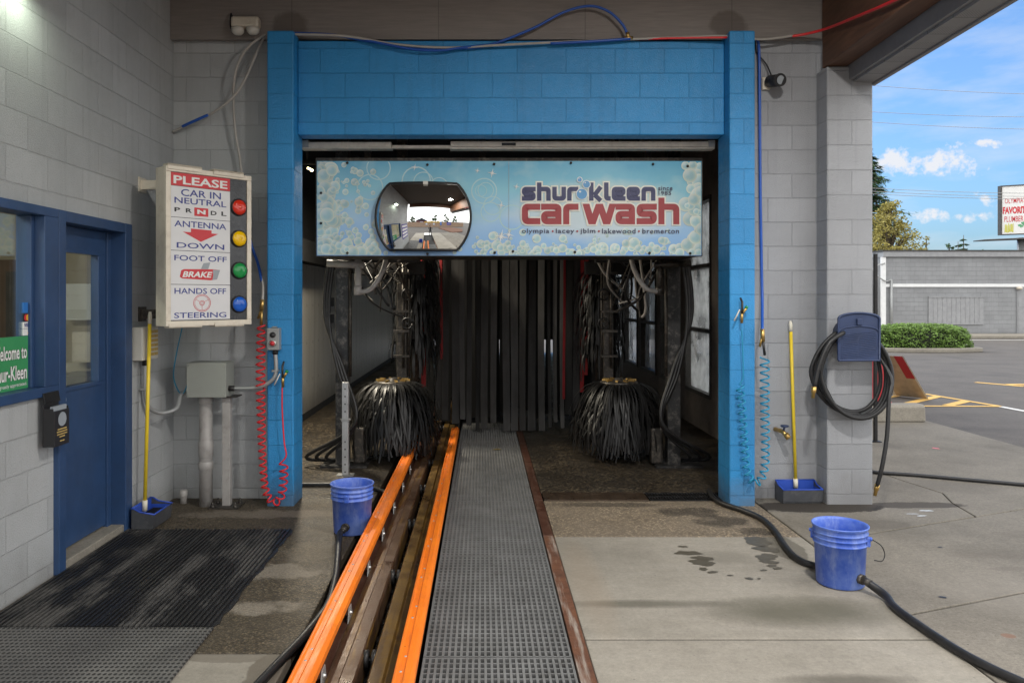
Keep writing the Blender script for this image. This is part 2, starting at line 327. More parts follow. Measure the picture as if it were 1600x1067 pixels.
M['outer'] = concrete('worn_brown_concrete', (.225, .202, .168), (.135, .119, .096), .55,
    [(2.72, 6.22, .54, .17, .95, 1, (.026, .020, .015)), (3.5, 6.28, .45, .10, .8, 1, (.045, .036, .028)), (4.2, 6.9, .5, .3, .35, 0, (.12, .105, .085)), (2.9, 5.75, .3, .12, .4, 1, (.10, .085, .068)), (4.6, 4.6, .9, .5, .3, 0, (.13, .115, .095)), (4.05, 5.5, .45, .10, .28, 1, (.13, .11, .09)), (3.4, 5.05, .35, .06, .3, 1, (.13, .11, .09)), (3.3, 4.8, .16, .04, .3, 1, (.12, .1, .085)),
     (2.83, 3.92, .06, .04, .75, 1, (.19, .085, .05)), (2.62, 3.85, .035, .028, .6, 1, (.19, .085, .05)), (3.0, 4.4, .5, .4, .25, 0, (.33, .30, .26))],
    (2, 2, 1), .85, 210, .75, .3)
M['agg'] = aggregate('exposed_aggregate', (.23, .185, .135), (.55, .43, .28), 0, .6, 62,
    patches=[(1.62, 6.08, .30, .14, 1.2, (.018, .013, .008)), (1.82, 5.82, .22, .16, 1.2, (.020, .015, .009)), (1.95, 5.56, .14, .12, 1.2, (.024, .018, .011)), (1.0, 6.3, .5, .08, 1.0, (.022, .016, .01))])
M['aggleft'] = aggregate('stained_aggregate', (.085, .067, .045), (.30, .235, .15), 0, .5, 85,
    patches=[(-1.25, 4.75, .30, .16, .8, (.30, .262, .215)), (-1.22, 4.2, .26, .10, .85, (.31, .27, .22)), (-1.55, 6.02, .95, .13, .75, (.24, .205, .165)), (-1.15, 5.1, .2, .25, .45, (.25, .215, .17)), (-1.05, 5.6, .3, .12, .5, (.22, .19, .15))])
M['wetfloor'] = aggregate('wet_bay_floor', (.030, .024, .018), (.30, .23, .14), 0, .38, 48)
M['pit'] = simple('dark_pit', (.012, .011, .01), .7)
M['grating'] = simple('grey_fibreglass_grating', (.165, .165, .163), .5, var=.18, vs=4, dirt=.45, dcol=(.07, .065, .055))
M['yellowmark'] = simple('worn_yellow_paint', (.62, .38, .10), .7, var=.12, vs=12, dirt=.4, dcol=(.2, .17, .12))
M['whitemark'] = simple('worn_white_paint', (.62, .61, .58), .7, var=.1, vs=12, dirt=.3, dcol=(.2, .19, .17))
M['redpaint'] = simple('red_paint', (.45, .03, .035), .5, var=.1)
M['tanboard'] = simple('tan_board', (.52, .40, .25), .7, var=.12, dirt=.2)
M['kerb'] = concrete('kerb_concrete', (.30, .275, .23), (.22, .20, .17), .4, (), None, .85, 150, .7, .3)
M['nbgrey'] = block('neighbour_block_paint', (.255, .262, .272), u0=0, dirt=.15, jcol=.96)
M['nbdoor'] = simple('neighbour_door_paint', (.27, .275, .285), .55)
M['roofdark'] = simple('dark_roof_edge', (.05, .047, .045), .7)

def leafmat(name, c, var=.5, rough=.6):
    t = NT(name); i = t.n('ShaderNodeNewGeometry')
    f = t.math('MULTIPLY', i.outputs['Random Per Island'], 1.0)
    cc = t.mix(f, tuple(k*(1-var) for k in c), tuple(min(1, k*(1+var)) for k in c))
    t.fin(col=cc, rough=rough)
    tl = t.n('ShaderNodeBsdfTranslucent'); t.set(tl.inputs[0], cc)
    m = t.n('ShaderNodeMixShader', {0: .3}); t.t.links.new(t.b.outputs[0], m.inputs[1]); t.t.links.new(tl.outputs[0], m.inputs[2])
    t.t.links.new(m.outputs[0], t.out.inputs[0]); return t.m
M['conifer'] = leafmat('conifer_needles', (.065, .125, .05))
M['gold'] = leafmat('golden_foliage', (.31, .27, .075), .5)
M['green'] = leafmat('mid_green_foliage', (.06, .11, .03))
M['hedge'] = leafmat('clipped_hedge_leaf', (.15, .25, .05), .55)
M['hedgecore'] = simple('hedge_dark_core', (.014, .020, .008), .9)  # solid dark core inside the leaf quads
M['bark'] = simple('bark', (.09, .07, .05), .9, bump=.4, bs=40)
M['skin'] = simple('skin', (.48, .30, .22), .5, var=.04)
M['cloth'] = simple('dark_clothing', (.022, .022, .026), .8, var=.15)
M['hair'] = simple('dark_hair', (.03, .02, .014), .6)
def flat(name, c, rough=.45, **k):
    M[name] = simple(name, c, rough, var=k.pop('var', .03), **k); return M[name]
flat('sign_white', (.66, .66, .67)); flat('sign_red', (.56, .03, .04)); flat('sign_blue', (.035, .05, .24)); flat('sign_black', (.02, .02, .022))
flat('sign_dark_panel', (.020, .022, .026), .25, dirt=.25, dcol=(.08, .085, .09), vs=9)
flat('ink_navy', (.028, .033, .105)); flat('ink_red', (.30, .028, .035)); flat('halo_cream', (.72, .70, .60)); flat('ink_slate', (.05, .055, .11)); flat('halo_white', (.70, .72, .70))
flat('bubble_blue', (.10, .30, .56)); flat('green_sign', (.045, .27, .10)); flat('paper_white', (.74, .74, .72)); flat('card_blue', (.03, .17, .50)); flat('card_yellow', (.75, .42, .04))
flat('lens_red', (.62, .03, .012), .12); flat('lens_yellow', (.80, .48, .0), .12); flat('lens_green', (.01, .26, .06), .12); flat('lens_blue', (.01, .10, .50), .12)
flat('menu_purple', (.10, .07, .30)); flat('mural_dark', (.03, .03, .028)); flat('gold_ink', (.50, .36, .12)); flat('seal_grey', (.30, .33, .36)); flat('roof_red', (.22, .07, .06)); flat('mulch', (.13, .06, .035), .9)
flat('banner_yellow', (.75, .40, .03)); flat('bb_green', (.10, .33, .16)); flat('bb_yellow', (.55, .52, .04)); flat('pink_paint', (.7, .16, .18)); flat('chewing_white', (.6, .62, .64))
flat('halo_edge', (.30, .30, .32))

# ------------------------------------------------------------------ mesh builder
ORG = {}
class MB:
    def __init__(s): s.v = []; s.f = []; s.mi = []; s.cur = 0; s.col = None; s.sm = []; s.smooth = False
    def mat(s, i): s.cur = i; return s
    def add(s, vs, fs):
        o = len(s.v); s.v += [Vector(v) for v in vs]
        for f in fs: s.f.append([o+i for i in f]); s.mi.append(s.cur); s.sm.append(s.smooth)
        return s
    def box(s, x0, x1, y0, y1, z0, z1, T=None):
        vs = [(x, y, z) for x in (x0, x1) for y in (y0, y1) for z in (z0, z1)]
        if T: vs = [T(Vector(v)) for v in vs]
        return s.add(vs, [(0, 1, 3, 2), (4, 6, 7, 5), (0, 4, 5, 1), (2, 3, 7, 6), (0, 2, 6, 4), (1, 5, 7, 3)])
    def quad(s, a, b, c, d): return s.add([a, b, c, d], [(0, 1, 2, 3)])
    def prism(s, poly, T, w0, w1):                       # poly in (u, v), T(u, v, w) -> world
        n = len(poly); vs = [T(u, v, w0) for u, v in poly]+[T(u, v, w1) for u, v in poly]
        return s.add(vs, [tuple(range(n))[::-1], tuple(range(n, 2*n))]+[(i, (i+1) % n, n+(i+1) % n, n+i) for i in range(n)])
    def tube(s, pts, r, seg=8, caps=True, rs=None):
        pts = [Vector(p) for p in pts]; n = len(pts); o = len(s.v); sm0 = s.smooth
        t0 = (pts[1]-pts[0]).normalized(); up = Vector((0, 0, 1)) if abs(t0.z) < .9 else Vector((1, 0, 0))
        nrm = t0.cross(up).normalized(); vs = []
        for i, p in enumerate(pts):
            t = (pts[min(i+1, n-1)]-pts[max(i-1, 0)]).normalized()
            nrm = (nrm-t*nrm.dot(t)).normalized(); bn = t.cross(nrm); rr = rs[i] if rs else r
            for k in range(seg):
                a = 2*math.pi*k/seg; vs.append(p+nrm*(rr*math.cos(a))+bn*(rr*math.sin(a)))
        s.smooth = seg > 5
        s.add(vs, [(i*seg+k, i*seg+(k+1) % seg, (i+1)*seg+(k+1) % seg, (i+1)*seg+k) for i in range(n-1) for k in range(seg)])
        s.smooth = False
        if caps:
            for b in (0, n-1):
                s.f.append([o+b*seg+k for k in range(seg)]); s.mi.append(s.cur); s.sm.append(False)
        s.smooth = sm0; return s
    def lathe(s, prof, c=(0, 0, 0), seg=32, T=None):     # prof: list of (r, z)
        c = Vector(c); vs = []
        for r, z in prof:
            for k in range(seg):
                a = 2*math.pi*k/seg; p = Vector((r*math.cos(a), r*math.sin(a), z)); vs.append((T(p) if T else p)+c)
        sm0 = s.smooth; s.smooth = True
        s.add(vs, [(i*seg+k, i*seg+(k+1) % seg, (i+1)*seg+(k+1) % seg, (i+1)*seg+k) for i in range(len(prof)-1) for k in range(seg)])
        s.smooth = sm0; return s
    def text(s, string, T, u0, v0, u1, v1, w=0.0, bold=.0, shear=0, sp=1.0):
        cu = bpy.data.curves.new('t', 'FONT'); cu.body = string; cu.offset = bold; cu.resolution_u = 3; cu.space_character = sp
        ob = bpy.data.objects.new('t', cu); col.objects.link(ob); dg = bpy.context.evaluated_depsgraph_get()
        me = ob.evaluated_get(dg).to_mesh(); vs = [v.co.copy() for v in me.vertices]; fs = [tuple(p.vertices) for p in me.polygons]
        ob.evaluated_get(dg).to_mesh_clear(); bpy.data.objects.remove(ob); bpy.data.curves.remove(cu)
        if shear:
            for v in vs: v.x += v.y*shear
        x0 = min(v.x for v in vs); x1 = max(v.x for v in vs); y0 = min(v.y for v in vs); y1 = max(v.y for v in vs)
        return s.add([T(u0+(v.x-x0)/(x1-x0)*(u1-u0), v0+(v.y-y0)/(y1-y0)*(v1-v0), w) for v in vs], fs)
    def build(s, name, mats, parent=None, bevel=0, label=None, org=None):
        if not isinstance(mats, (list, tuple)): mats = [mats]
        me = bpy.data.meshes.new(name); off = Vector((0, 0, 0))
        if parent is not None: off = ORG.get(parent.name, off)
        elif org is not None: off = Vector(org)
        me.from_pydata([v-off for v in s.v], [], s.f)
        for m in mats: me.materials.append(M[m] if isinstance(m, str) else m)
        me.polygons.foreach_set('material_index', s.mi); me.polygons.foreach_set('use_smooth', s.sm)
        if s.col:
            a = me.color_attributes.new('Col', 'FLOAT_COLOR', 'POINT')
            for i, c in enumerate(s.col): a.data[i].color = (*c, 1)
        bm = bmesh.new(); bm.from_mesh(me)
        if not s.col: bmesh.ops.recalc_face_normals(bm, faces=bm.faces)
        bm.to_mesh(me); bm.free(); me.update()
        o = bpy.data.objects.new(name, me); col.objects.link(o)
        if parent is not None:
            o.parent = parent; ORG[o.name] = off
        else:
            o.location = off; ORG[o.name] = off
        if bevel:
            b = o.modifiers.new('bevel', 'BEVEL'); b.width = bevel; b.segments = 2; b.limit_method = 'ANGLE'; b.angle_limit = R(40)
        if label: o['label'] = label
        return o
def thing(name, loc, label, cat, group=None):
    o = bpy.data.objects.new(name, None); col.objects.link(o); o.location = loc; o.empty_display_size = .1; ORG[o.name] = Vector(loc)
    o['label'] = label; o['category'] = cat
    if group: o['group'] = group
    return o
def tag(o, label, cat, group=None):
    o['label'] = label; o['category'] = cat
    if group: o['group'] = group
    return o
def struct(o): o['kind'] = 'structure'; return o
def smooth_path(pts, n=8):                              # Catmull-Rom through the points
    pts = [Vector(p) for p in pts]; out = []
    for i in range(len(pts)-1):
        p0, p1, p2, p3 = pts[max(i-1, 0)], pts[i], pts[i+1], pts[min(i+2, len(pts)-1)]
        for k in range(n):
            t = k/n
            out.append(.5*((2*p1)+(p2-p0)*t+(2*p0-5*p1+4*p2-p3)*t*t+(3*p1-p0-3*p2+p3)*t*t*t))
    return out+[pts[-1]]
def coil(pts, r, turns, n=14):                          # helix round a smooth centre line
    c = smooth_path(pts, 40); L_ = [0]
    for a, b in zip(c, c[1:]): L_.append(L_[-1]+(b-a).length)
    tot = L_[-1]; N = int(turns*n); out = []; j = 0; nrm = None
    for i in range(N+1):
        d = tot*i/N
        while j < len(c)-2 and L_[j+1] < d: j += 1
        f = (d-L_[j])/max(1e-9, L_[j+1]-L_[j]); p = c[j].lerp(c[j+1], min(1, f)); t = (c[min(j+2, len(c)-1)]-c[max(j-1, 0)]).normalized()
        if nrm is None: nrm = t.cross(Vector((0, 1, 0))).normalized()
        nrm = (nrm-t*nrm.dot(t)).normalized(); bn = t.cross(nrm); a = 2*math.pi*i/n
        rr = r(d/tot) if callable(r) else r
        out.append(p+nrm*(rr*math.cos(a))+bn*(rr*math.sin(a)))
    return out
def copy_tree(o, parent=None):
    c = o.copy(); col.objects.link(c)
    if parent is not None: c.parent = parent
    for ch in list(o.children): copy_tree(ch, c)
    return c

# ------------------------------------------------------------------ ground
b = MB(); HX0, HX1, HY0, HY1 = -.95, .502, -3.2, 24.0
z = -.06; S = 500
for (x0, x1, y0, y1) in ((-S, HX0, -S, S), (HX1, S, -S, S), (HX0, HX1, -S, HY0), (HX0, HX1, HY1, S)):
    b.quad((x0, y0, z), (x1, y0, z), (x1, y1, z), (x0, y1, z))
struct(b.build('parking_lot', 'asphalt'))
b = MB()
b.box(HX0, HX1, HY0, HY1, -.47, -.45); b.box(HX0-.02, HX0, HY0, HY1, -.45, -.061); b.box(HX1, HX1+.02, HY0, HY1, -.45, -.061)
struct(b.build('conveyor_pit', 'pit'))
def slab(name, poly, m, z0=-.056, z1=0.0, bev=.006):
    bb = MB(); bb.prism(poly, lambda u, v, w: Vector((u, v, w)), z0, z1); return struct(bb.build(name, m, bevel=bev))
def rect(x0, x1, y0, y1): return [(x0, y0), (x1, y0), (x1, y1), (x0, y1)]
slab('pavement', rect(-2.6, -.905, -3, 3.655), 'slableft')
slab('aggregate_floor', rect(-2.6, -.905, 3.665, 6.50), 'aggleft')
slab('pavement', rect(.505, 2.245, 3.818, 5.445), 'slab')
slab('pavement', rect(.505, 2.245, -3, 3.80), 'slab')
slab('aggregate_strip', rect(.505, 2.245, 5.455, 6.41), 'agg')
slab('bay_floor', rect(-2.6, -.905, 6.505, 24), 'wetfloor')
slab('bay_floor', rect(.505, 2.9, 6.69, 24), 'wetfloor')
J1 = lambda x: 4.10+(x-2.25)*.376
J2 = lambda x: 5.30+(x-2.25)*.42
crk = [(3.80, J2(3.8)), (3.86, 6.35), (3.97, 6.67), (3.88, 7.1), (3.82, 7.55), (3.9, 8.3), (3.7, 9.2), (3.6, 10.9)]
g = .008
slab('pavement', [(2.258, -3), (6.1, -3), (6.1, J1(6.1)-g), (2.258, J1(2.258)-g)], 'outer')
slab('pavement', [(2.258, J1(2.258)+g), (6.1, J1(6.1)+g), (6.1, J2(6.1)-g), (3.8, J2(3.8)-g), (2.258, J2(2.258)-g)], 'outer')
slab('pavement', [(2.258, J2(2.258)+g)]+[(x-g*.7, y+(g if i == 0 else 0)) for i, (x, y) in enumerate(crk)]+[(2.96, 10.9), (2.96, 6.56), (2.258, 6.56)], 'outer')
slab('pavement', [(3.8+g, J2(3.8)+g), (6.1, J2(6.1)+g), (6.1, 10.9)]+[(x+g*.7, y) for x, y in crk[:0:-1]], 'outer')
# wet drips and spots on the pale slab
def spot(name, px, py, rx, ry, m, zz=.003):
    c = G(px, py); bb = MB(); n = 22; ph = rnd.random()*6
    k = [1+.22*math.sin(2*i*2*math.pi/n+ph)+.14*math.sin(5*i*2*math.pi/n+ph*2)+rnd.uniform(-.08, .08) for i in range(n)]
    bb.add([(c.x+rx*k[i]*math.cos(2*math.pi*i/n), c.y+ry*k[i]*math.sin(2*math.pi*i/n), zz) for i in range(n)], [tuple(range(n))])
    return struct(bb.build(name, m))
flat('wet_concrete', (.085, .074, .054), .4)
for (px, py, rx, ry) in [(1067, 854, .028, .018), (1075, 864, .075, .045), (1098, 872, .065, .035), (1097, 879, .085, .05), (1099, 889, .03, .022), (1113, 894, .03, .02), (1141, 899, .016, .012), (1171, 904, .026, .018), (1186, 904, .012, .01),
        (1184, 846, .10, .09), (1197, 858, .08, .055), (1198, 870, .07, .06), (1203, 878, .06, .03), (1206, 884, .035, .02), (1215, 888, .028, .02), (1193, 891, .02, .014)]:
    spot('wet_spot', px, py, rx, ry, 'wet_concrete')
for (px, py, rx, ry, m) in [(1447, 798, .045, .02, 'chewing_white'), (1440, 806, .04, .012, 'chewing_white'), (1425, 803, .04, .01, 'chewing_white'), (1462, 700.5, .03, .035, 'pink_paint'), (1473, 933, .02, .012, 'sign_black'), (1469, 855, .012, .01, 'sign_black')]:
    spot('paint_fleck', px, py, rx, ry, m)

# ------------------------------------------------------------------ the car wash building
XL = -2.6                     # office wall plane
bld = thing('car_wash_building', (0, 6.5, 0), 'car wash building of grey painted blocks with a bright blue portal and canopy', 'building')
b = MB()
YW0, YW1, YD1 = 3.3, 4.68, 5.66
b.box(XL-.2, XL, 1.6, YW1, -.05, 1.10); b.box(XL-.2, XL, 1.6, YD1, 2.22, 4.5); b.box(XL-.2, XL, 1.6, YW0, 1.10, 2.22); b.box(XL-.2, XL, YD1, 6.5, -.05, 4.5)
b.build('office_wall', 'greyleft', bld)
b = MB(); b.box(-2.8, -1.745, 6.5, 6.7, -.05, 4.5); b.build('front_wall', 'greyleft', bld, label='grey block wall between the office corner and the blue portal')
b = MB(); b.box(2.2, 2.83, 6.5, 6.7, -.05, 3.9); b.box(2.2, 3.0, 6.5, 6.7, 3.9, 4.5); b.box(2.83, 3.0, 6.5, 6.7, 3.571, 3.9); b.build('front_wall', 'grey', bld, label='grey block wall right of the blue portal')
b = MB(); b.box(2.81, 3.184, 6.3, 6.72, -.05, 3.57); b.build('pillar', 'grey', bld, .012, 'grey block pillar at the right corner')
b = MB(); b.box(-1.745, -1.528, 6.25, 6.56, -.05, 3.845); b.build('pillar', 'blue', bld, .012, 'blue block pillar left of the bay')
b = MB(); b.box(1.999, 2.206, 6.25, 6.56, -.05, 3.845); b.build('pillar', 'blue', bld, .012, 'blue block pillar right of the bay')
b = MB(); b.box(-1.527, 1.998, 6.38, 6.56, 3.028, 3.805); b.build('lintel', 'blue', bld, .01, 'blue block lintel over the bay')
def boardmat():
    t = NT('brown_grey_board'); x, y, z_ = t.xyz()
    sp = t.scaled(t.pos(), (3, 1, 45)); f = t.noise(1.5, 6, .65, sp)
    cc = t.mix(t.ramp(f, .3, .7), (.20, .178, .165), (.255, .228, .21))
    fr = t.math('FRACT', t.math('MULTIPLY', t.math('ADD', x, .37), 1/1.22)); cc = t.mix(t.math('MULTIPLY', t.ramp(fr, .004, .007, (1, 1, 1), (0, 0, 0)), .5), cc, (.06, .055, .05))
    for cx in (-1.60, 2.05):
        d = soft_ellipse(t, x, z_, cx, 3.95, .17, .13, .35, 6); cc = t.mix(t.math('MULTIPLY', t.ramp(d, .6, 1.1, (1, 1, 1), (0, 0, 0)), .6), cc, (.095, .075, .062))
    return t.fin(col=cc, rough=.75, nrm=t.bump(f, .3, .004))
b = MB(); b.box(-2.598, 2.9, 6.425, 6.47, 3.83, 4.5); b.build('fascia_board', boardmat(), bld)
b = MB(); b.box(-2.8, 3.3, 1.0, 6.42, 4.50, 4.62); b.build('canopy_ceiling', 'ceil', bld)
sh = lambda p: Vector((p.x+(p.y-6.3)*.045, p.y, p.z))
b = MB(); b.box(2.80, 2.985, 1.0, 6.38, 3.575, 4.498, sh); b.build('roof_beam', 'glulam', bld, .008)
b = MB(); b.box(-2.58, 2.55, 1.0, 1.15, 4.05, 4.498); b.build('roof_beam', 'glulam', bld, .008)
b = MB(); b.box(2.99, 3.02, 1.0, 6.36, 3.46, 4.4, sh); b.box(3.19, 3.225, 1.0, 6.36, 3.425, 3.9, sh); b.box(3.0, 3.19, 6.325, 6.36, 3.43, 3.575, sh); b.build('fascia_trim', 'trimgrey', bld, .004)
b = MB(); b.box(3.021, 3.189, 1.0, 6.32, 3.44, 3.46, sh); b.build('soffit', 'soffit', bld)
b = MB(); b.box(1.2, 3.3, .9, 6.5, 4.63, 4.75); b.box(-3, 1.2, .9, 24, 4.63, 4.76); b.box(1.2, 3.05, 6.5, 24, 4.63, 4.77); b.build('roof', 'roofdark', bld)
# office room behind the glass
b = MB(); b.box(-5.2, -5.0, 1.6, 2.2, 0, 3); b.box(-5.2, -5.0, 4.4, 6.7, 0, 3); b.box(-5.2, -5.0, 2.2, 4.4, 0, .9); b.box(-5.2, -5, 2.2, 4.4, 2.4, 3); b.box(-5.0, -2.8, 6.5, 6.7, 0, 3); b.box(-5, -2.8, 1.6, 1.8, 0, 3); b.box(-5.2, -2.8, 1.6, 6.7, 3.0, 3.1); b.box(-5.0, -2.8, 1.8, 6.5, .03, .05)  # opening in the unseen far wall added to let daylight in
b.build('office_room', 'cream_room', bld)
b = MB(); b.box(-4.7, -3.4, 5.3, 5.8, .05, 1.05); b.box(-4.75, -3.35, 5.25, 5.85, 1.05, 1.1); b.box(-4.98, -4.9, 5.0, 6.3, 1.3, 2.1); b.box(-4.4, -3.6, 6.44, 6.49, 1.3, 2.0); b.build('office_counter', simple('counter_brown', (.12, .075, .05), .5), bld)
for (x0, x1, z0, z1, m) in ((-3.15, -2.95, 1.35, 1.62, 'white'), (-3.45, -3.22, 1.5, 1.8, 'white'), (-3.4, -3.25, 1.15, 1.4, 'cream'), (-3.95, -3.55, 1.25, 1.9, 'framedark'), (-4.35, -4.05, 1.5, 1.75, 'navy')):
    b = MB(); b.box(x0, x1, 6.40, 6.43, z0, z1); b.build('notice_paper', m, bld)
b = MB(); b.box(-3.35, -2.82, 5.95, 6.38, .051, 1.08); b.build('cabinet', 'framedark', bld)
# window
win = MB(); fx0, fx1 = XL-.12, XL+.035
win.box(fx0, fx1, YW0, YW1-.002, 2.165, 2.218); win.box(fx0, fx1, YW0, YW1-.002, 1.102, 1.158); win.box(fx0, fx1-.001, YW0, YW0+.06, 1.158, 2.165); win.box(fx0, fx1-.001, 4.53, YW1-.002, 1.158, 2.165)
win.box(fx0, XL-.03, 4.50, 4.53, 1.158, 2.165)
wo_ = win.build('window', 'navy', bld, .004)
b = MB(); b.box(XL-.062, XL-.056, YW0+.06, 4.53, 1.158, 2.165); b.build('pane', 'glass', wo_)
# door and frame
b = MB()
b.box(XL-.17, XL+.035, 4.682, 4.76, .0, 2.218); b.box(XL-.17, XL+.035, 5.555, 5.658, .0, 2.218); b.box(XL-.17, XL+.034, 4.76, 5.555, 2.15, 2.218)
b.box(XL-.17, XL-.07, 5.50, 5.555, .0, 2.15)
door = b.build('door', 'navy', bld, .004, 'navy blue steel door with a glazed upper half')
dx0, dx1 = XL-.13, XL-.085
b = MB(); b.box(dx0, dx1, 4.765, 5.50, .07, 1.10); b.box(dx0, dx1, 4.765, 5.50, 1.98, 2.148); b.box(dx0, dx1-.001, 4.765, 4.90, 1.10, 1.98); b.box(dx0, dx1-.001, 5.38, 5.50, 1.10, 1.98)
for (y0, y1, z0, z1) in ((4.88, 5.40, 1.08, 1.105), (4.88, 5.40, 1.975, 2.0), (5.375, 5.40, 1.105, 1.975), (4.88, 4.905, 1.105, 1.975)): b.box(dx1-.002, dx1+.014, y0, y1, z0, z1)
b.build('door_leaf', 'navy', door, .003)
b = MB(); b.box(dx0+.018, dx0+.024, 4.90, 5.38, 1.10, 1.98); b.build('door_pane', 'glass', door)
b = MB(); b.box(XL-.2, XL+.02, 4.70, 5.64, -.03, .055); b.build('door_sill', 'kerb', door, .006)
b = MB(); b.tube([(dx1, 4.82, 1.045), (dx1+.06, 4.82, 1.045)], .012, 10); b.tube([(dx1+.05, 4.82, 1.045), (dx1+.075, 4.82, 1.045)], .026, 12); b.build('door_knob', 'steel', door)
# bay interior
b = MB(); b.box(-2.6, -2.45, 6.71, 24, -.05, .1); b.build('kerb_wall', 'dark', bld)
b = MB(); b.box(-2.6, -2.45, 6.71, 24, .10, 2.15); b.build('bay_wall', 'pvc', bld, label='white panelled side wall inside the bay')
b = MB(); b.box(-2.6, -2.45, 6.71, 24, 2.151, 4.5); b.box(-2.6, 2.95, 6.71, 24, 4.5, 4.6); b.box(-2.44, -2.3, 6.71, 24, 2.16, 2.45); b.build('bay_ceiling', 'dark', bld)
wins = [(9.45+1.5*i, 10.65+1.5*i) for i in range(8)]
b = MB(); b.box(2.8, 2.95, 6.71, 24, -.05, .44); b.box(2.8, 2.95, 6.71, 24, 2.95, 4.49); yy = 6.71
for y0, y1 in wins: b.box(2.8, 2.95, yy, y0, .44, 2.95); yy = y1
b.box(2.8, 2.95, yy, 24, .44, 2.95); b.build('bay_wall', 'bayright', bld, label='brown grey window wall inside the bay')
for y0, y1 in wins:
    f = MB(); f.box(2.785, 2.9, y0, y0+.05, .44, 2.95); f.box(2.785, 2.9, y1-.05, y1, .44, 2.95)
    for zc in (.46, 1.27, 2.09, 2.93): f.box(2.784, 2.9, y0+.05, y1-.05, zc-.025, zc+.025)
    fo = f.build('window', 'framedark', bld)
    g_ = MB(); g_.box(2.86, 2.866, y0+.05, y1-.05, .485, 2.905); g_.build('pane', 'glassfrost', fo)
b = MB(); b.box(3.35, 5.15, 10.75, 14, -.06, 3.4); b.build('equipment_room', 'greyleft', bld, label='pale grey block annex seen through the bay windows')

b = MB(); b.box(-2.45, 2.8, 23.9, 24.05, .4, 4.5); b.build('exit_light_block', 'dark', bld)  # dark panel added at the unseen tunnel end to block its bright exit

# ------------------------------------------------------------------ lamps the place has
def lamp_fixture(name, loc, size, power, label, colr=(1, .95, .85), emis=8, group=None):
    x, y, z_ = loc; t = thing(name, loc, label, 'lamp', group)
    b = MB(); b.box(x-size, x+size, y-size, y+size, z_+.02, z_+.09); b.build('housing', 'white', t, .008)
    b = MB(); b.box(x-size+.02, x+size-.02, y-size+.02, y+size-.02, z_+.006, z_+.02); b.build('diffuser', emit('lamp_diffuser', colr, emis), t)
    ld = bpy.data.lights.new('lamp_light', 'AREA'); ld.shape = 'SQUARE'; ld.size = size*2; ld.energy = power; ld.color = colr
    lo = bpy.data.objects.new('lamp_light', ld); col.objects.link(lo); lo.parent = t; lo.location = (0, 0, -.01)
    return t
lamp_fixture('ceiling_light', (1.7, 3.0, 4.40), .14, 62, 'square white ceiling light under the canopy near the roof beam', (1, .96, .90))
# floodlight on the office wall
t = thing('wall_floodlight', (XL, 4.35, 3.36), 'lit floodlight on the office wall high above the window', 'lamp')
b = MB(); T = lambda p: Vector((XL+.02+p.x*.966-p.z*.26, p.y, 3.36+p.z*.966+p.x*.26))
b.box(.02, .26, 4.12, 4.40, .07, .12, T); b.box(-.02, .05, 4.2, 4.32, .04, .18, T); b.build('housing', 'black', t, .008)
b = MB(); b.box(.05, .235, 4.145, 4.375, .06, .069, T); b.build('lens', emit('flood_lens', (.85, 1, .74), 2.5), t)
ld = bpy.data.lights.new('flood_light', 'AREA'); ld.size = .20; ld.energy = 1.0; ld.color = (.88, 1, .78)
lo = bpy.data.objects.new('flood_light', ld); col.objects.link(lo); lo.parent = t; lo.location = (.17, -.09, .06)
# small strip lamp in the bay
t = thing('bay_lamp', (-2.0, 8.6, 3.15), 'small lit strip lamp in the dark gap left of the banner', 'lamp')
b = MB(); b.tube([(-1.95, 8.6, 3.13), (-1.89, 8.6, 3.10)], .012, 10); b.build('tube', emit('bay_lamp_tube', (1, .85, .45), 3), t)
b = MB(); b.box(-2.02, -1.86, 8.58, 8.64, 3.17, 3.2); b.tube([(-1.95, 8.6, 3.2), (-1.95, 8.6, 4.5)], .01, 6); b.build('bracket', 'black', t)

ld = bpy.data.lights.new('bay_tube_light', 'AREA'); ld.shape = 'RECTANGLE'; ld.size = .15; ld.size_y = .6; ld.energy = 60; ld.color = (1, .9, .72)
lo = bpy.data.objects.new('bay_tube_light', ld); col.objects.link(lo); lo.parent = t; lo.location = (.06, .0, -.05)
t = thing('office_lamp', (-3.9, 3.6, 2.9), 'lit ceiling lamp inside the office behind the window', 'lamp')
b = MB(); b.box(-4.2, -3.6, 3.3, 3.9, 2.95, 3.0); b.build('housing', 'white', t); b = MB(); b.box(-4.15, -3.65, 3.35, 3.85, 2.93, 2.949); b.build('diffuser', emit('office_diffuser', (1, .95, .82), 3), t)
ld = bpy.data.lights.new('office_light', 'AREA'); ld.size = .5; ld.energy = 20; ld.color = (1, .93, .8)
lo = bpy.data.objects.new('office_light', ld); col.objects.link(lo); lo.parent = t; lo.location = (0, 0, .02)

# emergency light
c = P(385, 38, 6.36); t = thing('emergency_light', (c.x, 6.42, c.z), 'cream twin-head emergency light above the grey front wall', 'lamp')
b = MB(); b.box(c.x-.125, c.x+.105, 6.335, 6.424, c.z-.03, c.z+.06); b.build('housing', 'cream', t, .02)
for s_ in (-.07, .055):
    b = MB(); b.lathe([(0, -.055), (.03, -.052), (.05, -.03), (.054, 0), (.0, .012)], (c.x+s_, 6.36, c.z-.035), 20); b.build('lamp_head', 'whiteplastic', t)
b = MB(); b.tube(smooth_path([(c.x-.13, 6.415, c.z+.06), (c.x-.14, 6.40, c.z+.10), (c.x-.13, 6.36, c.z-.03), (c.x-.08, 6.36, c.z-.06)]), .006, 6); b.build('wire', 'rubber', t)

